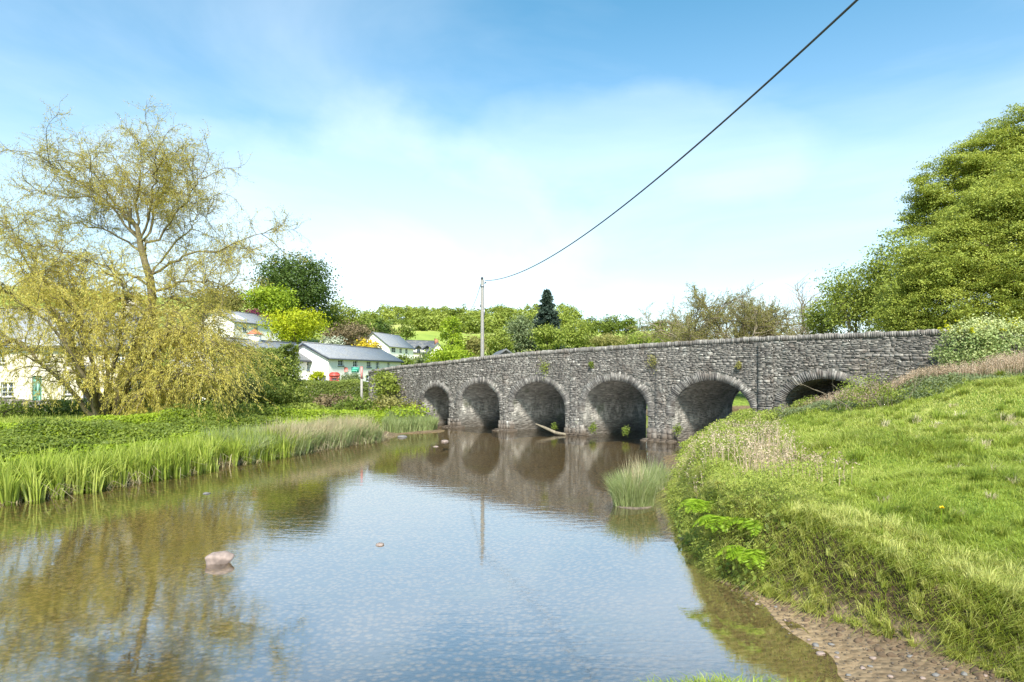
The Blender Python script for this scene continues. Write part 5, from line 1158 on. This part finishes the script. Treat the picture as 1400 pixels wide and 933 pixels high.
tag(mb.build('bank_herbs', M['leaf_light']), 'leafy wild herbs and weeds along the right bank', 'plants', kind='stuff')
# pinkish seeding grasses in front of the bridge
def seedy(name, label, cond, n_, x0, x1, y0, y1, hlo, hhi, mt_, dn=26):
    xy = sample(x0, x1, y0, y1, n_, cond, .5, 20); k = fn(xy[:, 0], xy[:, 1], 1.5, 25); h_ = rng.uniform(hlo, hhi, n_) * (1 + .25 * k); rt = rootp(xy); la = rng.normal(0, .16, (n_, 3)); la[:, 2] = 0
    mb = MB(); tn = np.clip(rng.normal(.5, .2, n_) + .2 * k, 0, 1); mb.blades(rt, h_, .006, la, tn, .2)
    top = rt + la * h_[:, None]; top[:, 2] = rt[:, 2] + h_
    m_ = 7; Cn = np.repeat(top, m_, 0); Cn = Cn + rng.normal(0, .022, Cn.shape); Cn[:, 2] -= rng.random(len(Cn)) * .30 * np.repeat(h_, m_); mb.leaves(Cn, rng.normal(size=Cn.shape), .018, .010, np.repeat(np.clip(tn + .1, 0, 1), m_))
    return tag(mb.build(name, M[mt_]), label, 'grass', kind='stuff')
seedy('seeding_grass', 'pinkish seeding grasses at the foot of the bridge wall', lambda x, y: (np.abs(side_br(x, y) + 1.6) < 1.3 + .5 * fn(x, y, .7)) & (x > 9.7) & (x < 18), 6500, 9.5, 18, 18, 27, .30, .6, 'pink_grass')
seedy('dock_grass', 'rusty pink dock and sorrel heads among the bank herbs', lambda x, y: (dR(x, y) > .1) & (dR(x, y) < 2.3) & (side_br(x, y) < -.6) & (fn(x, y, 2.3, 16) > -.05), 1500, 3, 12, 10, 26, .4, .65, 'pink_grass')
# grey green ragged plants below the pink grass
xy = sample(9, 17, 14, 25, 16000, lambda x, y: (side_br(x, y) > -4.4) & (side_br(x, y) < -2.2) & (x > 8.5), .5, 20); V = rootp(xy); V[:, 2] += rng.random(len(V)) * (.22 + .15 * fn(xy[:, 0], xy[:, 1], 1.8, 3))
mb = MB(); mb.leaves(V, rng.normal(0, .6, V.shape) + np.array([0, -.3, .8]), rng.uniform(.03, .06, len(V)), .018, np.clip(rng.normal(.5, .2, len(V)), 0, 1)); tag(mb.build('nettles', M['leaf_grey']), 'grey green nettles at the top of the lawn below the pink grasses', 'plants', kind='stuff')
# flags and reeds on the left bank
def reeds(name, label, y0, y1, n_, off0, off1, hlo, hhi, mt_, wd, lean=.25, tone=.5):
    L_ = np.array([p for p in LSH if -12 < p[0] < 0]); t = rng.uniform(y0, y1, n_); sx_ = np.interp(t, [p[1] for p in LSH[2:11]], [p[0] for p in LSH[2:11]])
    cl = rng.normal(0, 1, (n_,)); o = rng.uniform(off0, off1, n_) ** 1.0; c0 = np.round(t * 5) / 5; c1 = np.round(o * 4) / 4
    x = sx_ - o + .0; y = t + .0
    jx = np.sin(c0 * 91.7 + c1 * 37) * .1; x = x + jx + rng.normal(0, .05, n_); k = fn(x, y, 1.7, 13)
    h_ = rng.uniform(hlo, hhi, n_) * (1 + .16 * k); la = rng.normal(0, lean, (n_, 3)); la[:, 2] = 0; la[:, 0] += .10 + .25 * np.sin(c0 * 13 + c1 * 7)*lean
    rt = np.stack([x, y, np.maximum(ground(x, y), -.1) - .02], 1)
    mb = MB(); mb.blades(rt, h_, wd, la, np.clip(tone + .15 * k + rng.normal(0, .18, n_), 0, 1), .9)
    dead = rng.random(n_) < .06
    o_ = tag(mb.build(name, M[mt_]), label, 'reeds', kind='stuff'); return o_
reeds('flag_iris', 'bright yellow green sword-leaved flags along the left water edge', 10.5, 23.5, 4200, .1, 1.6, .6, 1.05, 'iris', .017, .2, .55)
reeds('reed_grass', 'pale blue green reed grass along the left water edge nearer the bridge', 21.5, 29.4, 15000, -.1, 1.5, .6, 1.1, 'reed', .011, .28, .5)
reeds('plume_grass', 'pale straw plumed grass where the left bank turns', 23.5, 29.4, 3000, -.05, 1.1, .95, 1.4, 'straw', .009, .22, .6)
reeds('dead_leaves', 'brown dead leaves along the foot of the flags', 11, 30.5, 3000, -.12, .25, .12, .28, 'straw', .012, .8, .3)
xy = sample(-6.5, -2.6, 33.0, 36.8, 8000, lambda x, y: (sdist(x, y, BANK_L) > -.25) & (sdist(x, y, BANK_L) < 1.6), .3, 30); la = rng.normal(0, .22, (len(xy), 3)); la[:, 2] = 0
mb = MB(); mb.blades(rootp(xy), rng.uniform(.45, .85, len(xy)), .013, la, np.clip(rng.normal(.45, .2, len(xy)), 0, 1), .8); tag(mb.build('spit_reeds', M['reed']), 'grey green reeds on the little spit in front of the first arch', 'reeds', kind='stuff')
# fans of flags standing in clumps of uneven height
n_c, per = 330, 34; yy = rng.uniform(10.6, 24.5, n_c) ; xo = np.interp(yy, [p[1] for p in LSH[2:11]], [p[0] for p in LSH[2:11]]) - rng.uniform(-.22, .75, n_c)
a = rng.uniform(0, 6.28, (n_c, per)); k = rng.uniform(.02, .42, (n_c, per)); hh2 = rng.uniform(.55, 1.25, (n_c, 1)) * rng.uniform(.5, 1.05, (n_c, per)); rr = rng.random((n_c, per)) * .13
zz = np.maximum(ground(xo, yy), -.12)[:, None] + np.zeros((1, per)); la = np.stack([np.cos(a) * k, np.sin(a) * k, -.3 * k], -1) + rng.normal(0, .09, (n_c, 1, 3)) * np.array([1, 1, 0])
tn = np.clip(.6 + rng.normal(0, .14, (n_c, 1)) + rng.normal(0, .14, (n_c, per)), 0, 1); mb = MB(); mb.blades(np.stack([xo[:, None] + np.cos(a) * rr, yy[:, None] + np.sin(a) * rr, zz], -1).reshape(-1, 3), hh2.ravel(), .020, la.reshape(-1, 3), tn.ravel(), 1.0)
tag(mb.build('iris_clumps', M['iris']), 'fanned clumps of broad yellow green flag leaves at the left water edge', 'reeds', kind='stuff')
n_ = 1500; yy = rng.uniform(11, 30, n_); xo = np.interp(yy, [p[1] for p in LSH[2:11]], [p[0] for p in LSH[2:11]]) - rng.uniform(-.2, .8, n_); la = rng.normal(0, .7, (n_, 3)); la[:, 2] = -.3
mb = MB(); mb.blades(np.stack([xo, yy, np.maximum(ground(xo, yy), -.08)], 1), rng.uniform(.3, .9, n_), .011, la, rng.random(n_), .9); tag(mb.build('broken_reeds', M['straw']), 'bent and broken brown stems among the flags', 'reeds', kind='stuff')
# herbs and grass further up the left bank
def herb(name, label, n_, cond, box, hh, mt_, lf, ref=20):
    xy = sample(*box, n_, cond, .8, ref); k = fn(xy[:, 0], xy[:, 1], .9, 33); V = rootp(xy); V[:, 2] += rng.random(n_) ** .5 * (hh * (1 + .8 * k)); s_ = lf * rng.uniform(.6, 1.3, n_)
    mb = MB(); mb.leaves(V, rng.normal(0, .5, V.shape) + np.array([.1, -.3, .8]), s_, s_ * .55, np.clip(.5 + .25 * fn(xy[:, 0], xy[:, 1], 1.7, 1) + rng.normal(0, .16, n_), 0, 1)); return tag(mb.build(name, M[mt_]), label, 'plants', kind='stuff')
herb('ground_cover', 'lush low green plants carpeting the left bank behind the flags', 70000, lambda x, y: (sdist(x, y, BANK_L) > .9) & (sdist(x, y, BANK_L) < 6.5) & (y < 35), (-26, -5, 14, 35), .38, 'leaf_lime', .055)
herb('nettle_bed', 'dark green nettle bed under the willow', 26000, lambda x, y: (sdist(x, y, BANK_L) > 2.2) & (sdist(x, y, BANK_L) < 4.8) & (y < 28), (-26, -9, 15, 28), .48, 'leaf_mid', .05)
xy = sample(-26, -5, 20, 46, 60000, lambda x, y: (sdist(x, y, BANK_L) > 1.2) & (side_br(x, y) < 4), .8, 24); la = rng.normal(0, .3, (len(xy), 3)); la[:, 2] = 0
mb = MB(); mb.blades(rootp(xy), rng.uniform(.08, .25, len(xy)), .012, la, np.clip(rng.normal(.55, .2, len(xy)), 0, 1)); tag(mb.build('meadow_grass', M['grass']), 'short bright grass on the left bank', 'grass', kind='stuff')
# reed tuft standing in the river
x, y = 2.62, 14.2
root = thing('reed_tuft', 'isolated round tuft of tall reeds standing in the river near the right bank', 'reeds', (x, y, 0)); n_ = 3000
a = rng.uniform(0, 6.28, n_); r_ = np.sqrt(rng.random(n_)) * .40; rt = np.stack([x + r_ * np.cos(a) * 1.05, y + r_ * np.sin(a) * .8, np.full(n_, -.06)], 1); la = np.stack([np.cos(a) * r_, np.sin(a) * r_, 0 * a], 1) * .75 + rng.normal(0, .15, (n_, 3)) * np.array([1, 1, 0])
mb = MB(); mb.blades(rt, rng.uniform(.35, 1.02, n_) * (1.1 - .5 * r_), .005, la, np.clip(.5 + rng.normal(0, .22, n_) , 0, 1), .7); part_at(mb, 'blades', M['reed'], root)
n_ = 90; a = rng.uniform(0, 6.28, n_); r_ = np.sqrt(rng.random(n_)) * .25; rt = np.stack([x + .05 + r_ * np.cos(a), y + r_ * np.sin(a), np.full(n_, -.05)], 1); mb = MB(); la = rng.normal(0, .13, (n_, 3)); la[:, 2] = 0; mb.blades(rt, rng.uniform(1.0, 1.3, n_), .005, la, rng.uniform(.4, 1, n_), .3); part_at(mb, 'dry_stalks', M['straw'], root)
mb = MB(); n_ = 30; a = np.linspace(0, 6.28, n_, endpoint=False)
mb.add(np.concatenate([[[x, y, .03]], np.stack([x + .40 * np.cos(a), y + .36 * np.sin(a), np.full(n_, .02)], 1) , np.stack([x + .6 * np.cos(a), y + .5 * np.sin(a), np.full(n_, -.3)], 1)]), [np.array([(0, 1 + i, 1 + (i + 1) % n_) for i in range(n_)]), np.array([(1 + i, 1 + n_ + i, 1 + n_ + (i + 1) % n_, 1 + (i + 1) % n_) for i in range(n_)])]); part_at(mb, 'root_clump', M['bark'], root, True)
# second small tuft against the bank
x, y = 3.55, 16.6; n_ = 900; a = rng.uniform(0, 6.28, n_); r_ = np.sqrt(rng.random(n_)) * .4; rt = np.stack([x + r_ * np.cos(a), y + r_ * np.sin(a), np.full(n_, .0)], 1); la = np.stack([np.cos(a) * r_, np.sin(a) * r_, 0 * a], 1) * .7 + rng.normal(0, .15, (n_, 3)); mb = MB(); mb.blades(rt, rng.uniform(.3, .75, n_), .006, la, rng.uniform(.2, .9, n_), .7)
tag(mb.build('grass_tuft', M['reed'], loc=(x, y, 0)), 'soft grey green grass tuft at the foot of the right bank near the reed tuft', 'grass')
# dry thorny stems by the sixth arch
x, y = hp(1192, 20.6); z = gz1(x, y); root = thing('dry_stems', 'bare pale upright dry stems rising in front of the sixth arch', 'shrub', (x, y, z)); n_ = 24
st_ = np.stack([x + rng.normal(0, .55, n_), y + rng.normal(0, .3, n_), np.full(n_, z)], 1); q = grow(st_, np.tile([-.05, 0, 1.], (n_, 1)) + rng.normal(0, .28, (n_, 3)), rng.uniform(.9, 2.1, n_), 8, .06, (0, 0, .01), .05); mb = MB(); mb.tubes(q, np.broadcast_to(np.linspace(.012, .004, 9), q.shape[:2]), 4)
p, d, _, _ = along(q, 90, .4); q2 = grow(p, d + rng.normal(0, .5, d.shape), rng.uniform(.2, .5, 90), 5, .1); mb.tubes(q2, .004, 3); part_at(mb, 'stem', M['bark_pale'], root)
P_, Nn, tn, Cc = crown_pts([(x - .1, y, z + .55, 1.1, .6, .5)], 70, 30, .12, .3, .7); mb = MB(); mb.leaves(P_, Nn, .03, .02, tn); part_at(mb, 'foliage', M['leaf_light'], root)
# ferns on the corner of the bank
def fern(x, y, z, label, n_=9, ln=.5, group='ferns on the bank corner', az=3.9):
    root = thing('fern', label, 'fern', (x, y, z), group=group)
    for i in range(n_):
        a = az + rng.normal(0, .9); q = grow(np.array([[x, y, z]]), np.array([[math.cos(a), math.sin(a), 1.1]]), ln * rng.uniform(.7, 1.2), 12, .02, (0, 0, -.17))[0]
        mb = MB(); mb.tubes(q[None], .004, 3, .4); T = nrm(np.gradient(q, axis=0)); sdv = nrm(np.cross(T, [0, 0, 1.]))
        for s_ in (-1, 1):
            m_ = 26; t = np.linspace(.08, .99, m_) * 12; k = np.minimum(t.astype(int), 11); f = (t - k)[:, None]; c = q[k] * (1 - f) + q[k + 1] * f; wl = ln * .24 * np.sin(np.linspace(.35, 3.0, m_))
            mb.leaves_dir(c, sdv[k] * s_ + T[k] * .35 + np.array([0, 0, -.15]), wl + .01, .009, np.clip(rng.normal(.55, .15, m_), 0, 1))
        part_at(mb, 'frond', M['fern'], root)
for i, (x, y, z, lb) in enumerate(((3.0, 9.3, .72, 'yellow green fern arching over the water at the bank corner, left clump'), (3.3, 8.9, .78, 'yellow green fern at the bank corner, right clump'), (3.12, 8.6, .45, 'low yellow green fern nearest the water at the bank corner'), (2.95, 10.1, .8, 'yellow green fern further back along the bank from the corner'))): fern(x, y, z, lb)
# broad leaves tucked in the bank foot
xy = np.stack([rng.uniform(2.8, 3.9, 2400), rng.uniform(8.2, 13.5, 2400)], 1); d_ = dR(xy[:, 0], xy[:, 1]); xy = xy[(d_ > -.2) & (d_ < .25)]; V = rootp(xy); V[:, 2] += rng.uniform(.0, .3, len(V)); mb = MB(); mb.leaves(V, rng.normal(0, .5, V.shape) + np.array([-.8, -.5, .5]), rng.uniform(.03, .055, len(V)), .026, rng.random(len(V)))
tag(mb.build('bank_foliage', M['leaf_mid']), 'broad dark leaves at the foot of the right bank', 'plants', kind='stuff')
# dandelion
x, y = 4.92, 7.55; z = gz1(x, y); root = thing('dandelion', 'single yellow dandelion flower in the grass on the right', 'flower', (x, y, z)); mb = MB(); mb.tubes(np.array([[x, y, z], [x, y, z + .1], [x + .01, y, z + .2]])[None], .004, 5); part_at(mb, 'stem', M['fern'], root)
c = np.tile([x + .01, y, z + .205], (70, 1)); mb = MB(); dd_ = rng.normal(size=(70, 3)); dd_[:, 2] = np.abs(dd_[:, 2]) * .4 + .1; mb.leaves_dir(c, dd_, .03, .005, .5); part_at(mb, 'flower_head', M['petal'], root)

# ------------------------------------------------------------------ stones
def rockmesh(mb, c, r3, seed, seg=10, tone=.5, rot=None):
    r = np.random.default_rng(seed); u = np.linspace(0, math.pi, seg); v = np.linspace(0, 2 * math.pi, seg * 2, endpoint=False)
    th, ph = np.meshgrid(u, v, indexing='ij'); d = np.stack([np.sin(th) * np.cos(ph), np.sin(th) * np.sin(ph), np.cos(th)], -1)
    k = 1.; pr = np.ones(th.shape)
    for _ in range(7):
        n_ = nrm(r.normal(size=3)); q = (d * n_).sum(-1); lim = r.uniform(.55, .9); pr = np.minimum(pr, np.where(q > .2, lim / np.maximum(q, .2), 9))
    pr = pr * (1 + .03 * np.sin(d[..., 0] * 9 + seed) * np.sin(d[..., 1] * 8))
    a = r.uniform(0, 6.28) if rot is None else rot; G = d * pr[..., None] * np.array(r3); G = np.stack([G[..., 0] * math.cos(a) - G[..., 1] * math.sin(a), G[..., 0] * math.sin(a) + G[..., 1] * math.cos(a), G[..., 2]], -1) + np.array(c)
    n1, n2 = th.shape; i = np.arange(n1 * n2).reshape(n1, n2); j = np.roll(i, -1, 1)
    mb.add(G, np.stack([i[:-1], i[1:], j[1:], j[:-1]], -1).reshape(-1, 4), tone)
def rockthing(name, label, c, r3, seed, mt_='rock', group=None, seg=10, rot=None):
    mb = MB(); rockmesh(mb, c, r3, seed, seg, rot=rot); return tag(mb.build(name, M[mt_], smooth=True, loc=tuple(c)), label, 'stone', group)
Yr = 900 * 2.7 / (770 - 520); rockthing('river_rock', 'pinkish pale boulder breaking the water surface, left of centre', ((301 - 700) / 900 * Yr, Yr, .04), (.235, .14, .13), 5, seg=18, rot=.35)
for i, (px, py, r_, lb) in enumerate(((283, 675, .11, 'small grey stone barely above water near the flags'), (608, 604, .24, 'flat pale stone in the water before the second arch'), (596, 611, .13, 'small pale stone just left of the flat pale stone'), (549, 598, .3, 'grey stone at the tip of the sandy shore'), (503, 540, .5, 'pale block behind the marker post'), (520, 745, .10, 'tiny flat stone in mid river'), (905, 668, .16, 'stone at the right bank foot beside the reed tuft'), (935, 735, .13, 'grey stone at the water edge below the leafy bank'))):
    Y = 900 * 2.7 / (py - 520) if px != 503 else 41.8; x = (px - 700) / 900 * Y; zz = .0 if px != 503 else gz1(x, Y) + .3
    rockthing('stone', lb, (x, Y, zz), (r_, r_ * .8, r_ * .32 if px != 503 else r_ * .6), 40 + i, 'rock_grey' if i in (0, 3, 7) else 'rock')
# pebbles on the little beach: one mass, with the bigger stones as things
mb = MB(); k = 0; r = np.random.default_rng(9)
while k < 1300:
    x = r.uniform(2.6, 4.7); y = r.uniform(4.3, 9.2); a = float(dR(np.array([x]), np.array([y]))[0]); b_ = float(dW(np.array([x]), np.array([y]))[0])
    if a > .05 or b_ < -.5 or r.random() > (.25 + .75 * math.exp(-abs(a + .3) / .25)): continue
    s_ = r.uniform(.004, .015); rockmesh(mb, (x, y, gz1(x, y) + s_ * .2), (s_ * r.uniform(1, 1.5), s_, s_ * .55), k, 5, r.random()); k += 1
M['pebble'] = m = stonemat('pebble', [(0, (.07, .055, .04)), (.5, (.19, .155, .12)), (1, (.38, .34, .30))], 20)
tag(mb.build('pebbles', m, smooth=True), 'small pebbles scattered on the muddy beach', 'pebbles', kind='stuff')
spots = [(1040,812),(1058,822),(1071,838),(1083,851),(1096,858),(1110,868),(1122,872),(1134,882),(1150,885),(1164,897),(1180,893),(1198,902),(1216,906),(1235,902),(1254,910),(1276,912),(1296,905),(1318,922),(1345,926),(1128,860),(1196,878),(1240,886)]
prev = None
for i, (px, py) in enumerate(spots):
    Y = 900 * 2.55 / (py + random.uniform(-9, 9) - 520); x = (px + random.uniform(-9, 14) - 700) / 900 * Y; s_ = random.uniform(.018, .034); zz = gz1(x, Y)
    rockthing('beach_stone', ('pale' if i % 2 == 0 else 'grey') + ' fist sized stone lying on the muddy beach below the grass bank', (x, Y, zz + s_ * .15), (s_ * 1.35, s_, s_ * .6), 70 + i, ('rock', 'rock_grey')[i % 2], 'stones on the little beach', 8)
# crumbling earth clods under the bank edge
mb = MB(); k = 0
while k < 260:
    x = r.uniform(2.8, 4.6); y = r.uniform(4.6, 9.2); a = float(dR(np.array([x]), np.array([y]))[0])
    if not -.40 < a < -.02 or r.random() > math.exp(a * 5): continue
    s_ = r.uniform(.008, .05) * r.random() + .008; rockmesh(mb, (x, y, gz1(x, y)), (s_ * 1.3, s_, s_ * .8), 900 + k, 6); k += 1
M['earth'] = plain('earth', (.10, .065, .038), .95, .4, 12, bmp=.5)
tag(mb.build('earth_clods', M['earth'], smooth=True), 'crumbly brown earth clods under the grass edge', 'earth', kind='stuff')
# sandy spit at the left bank tip
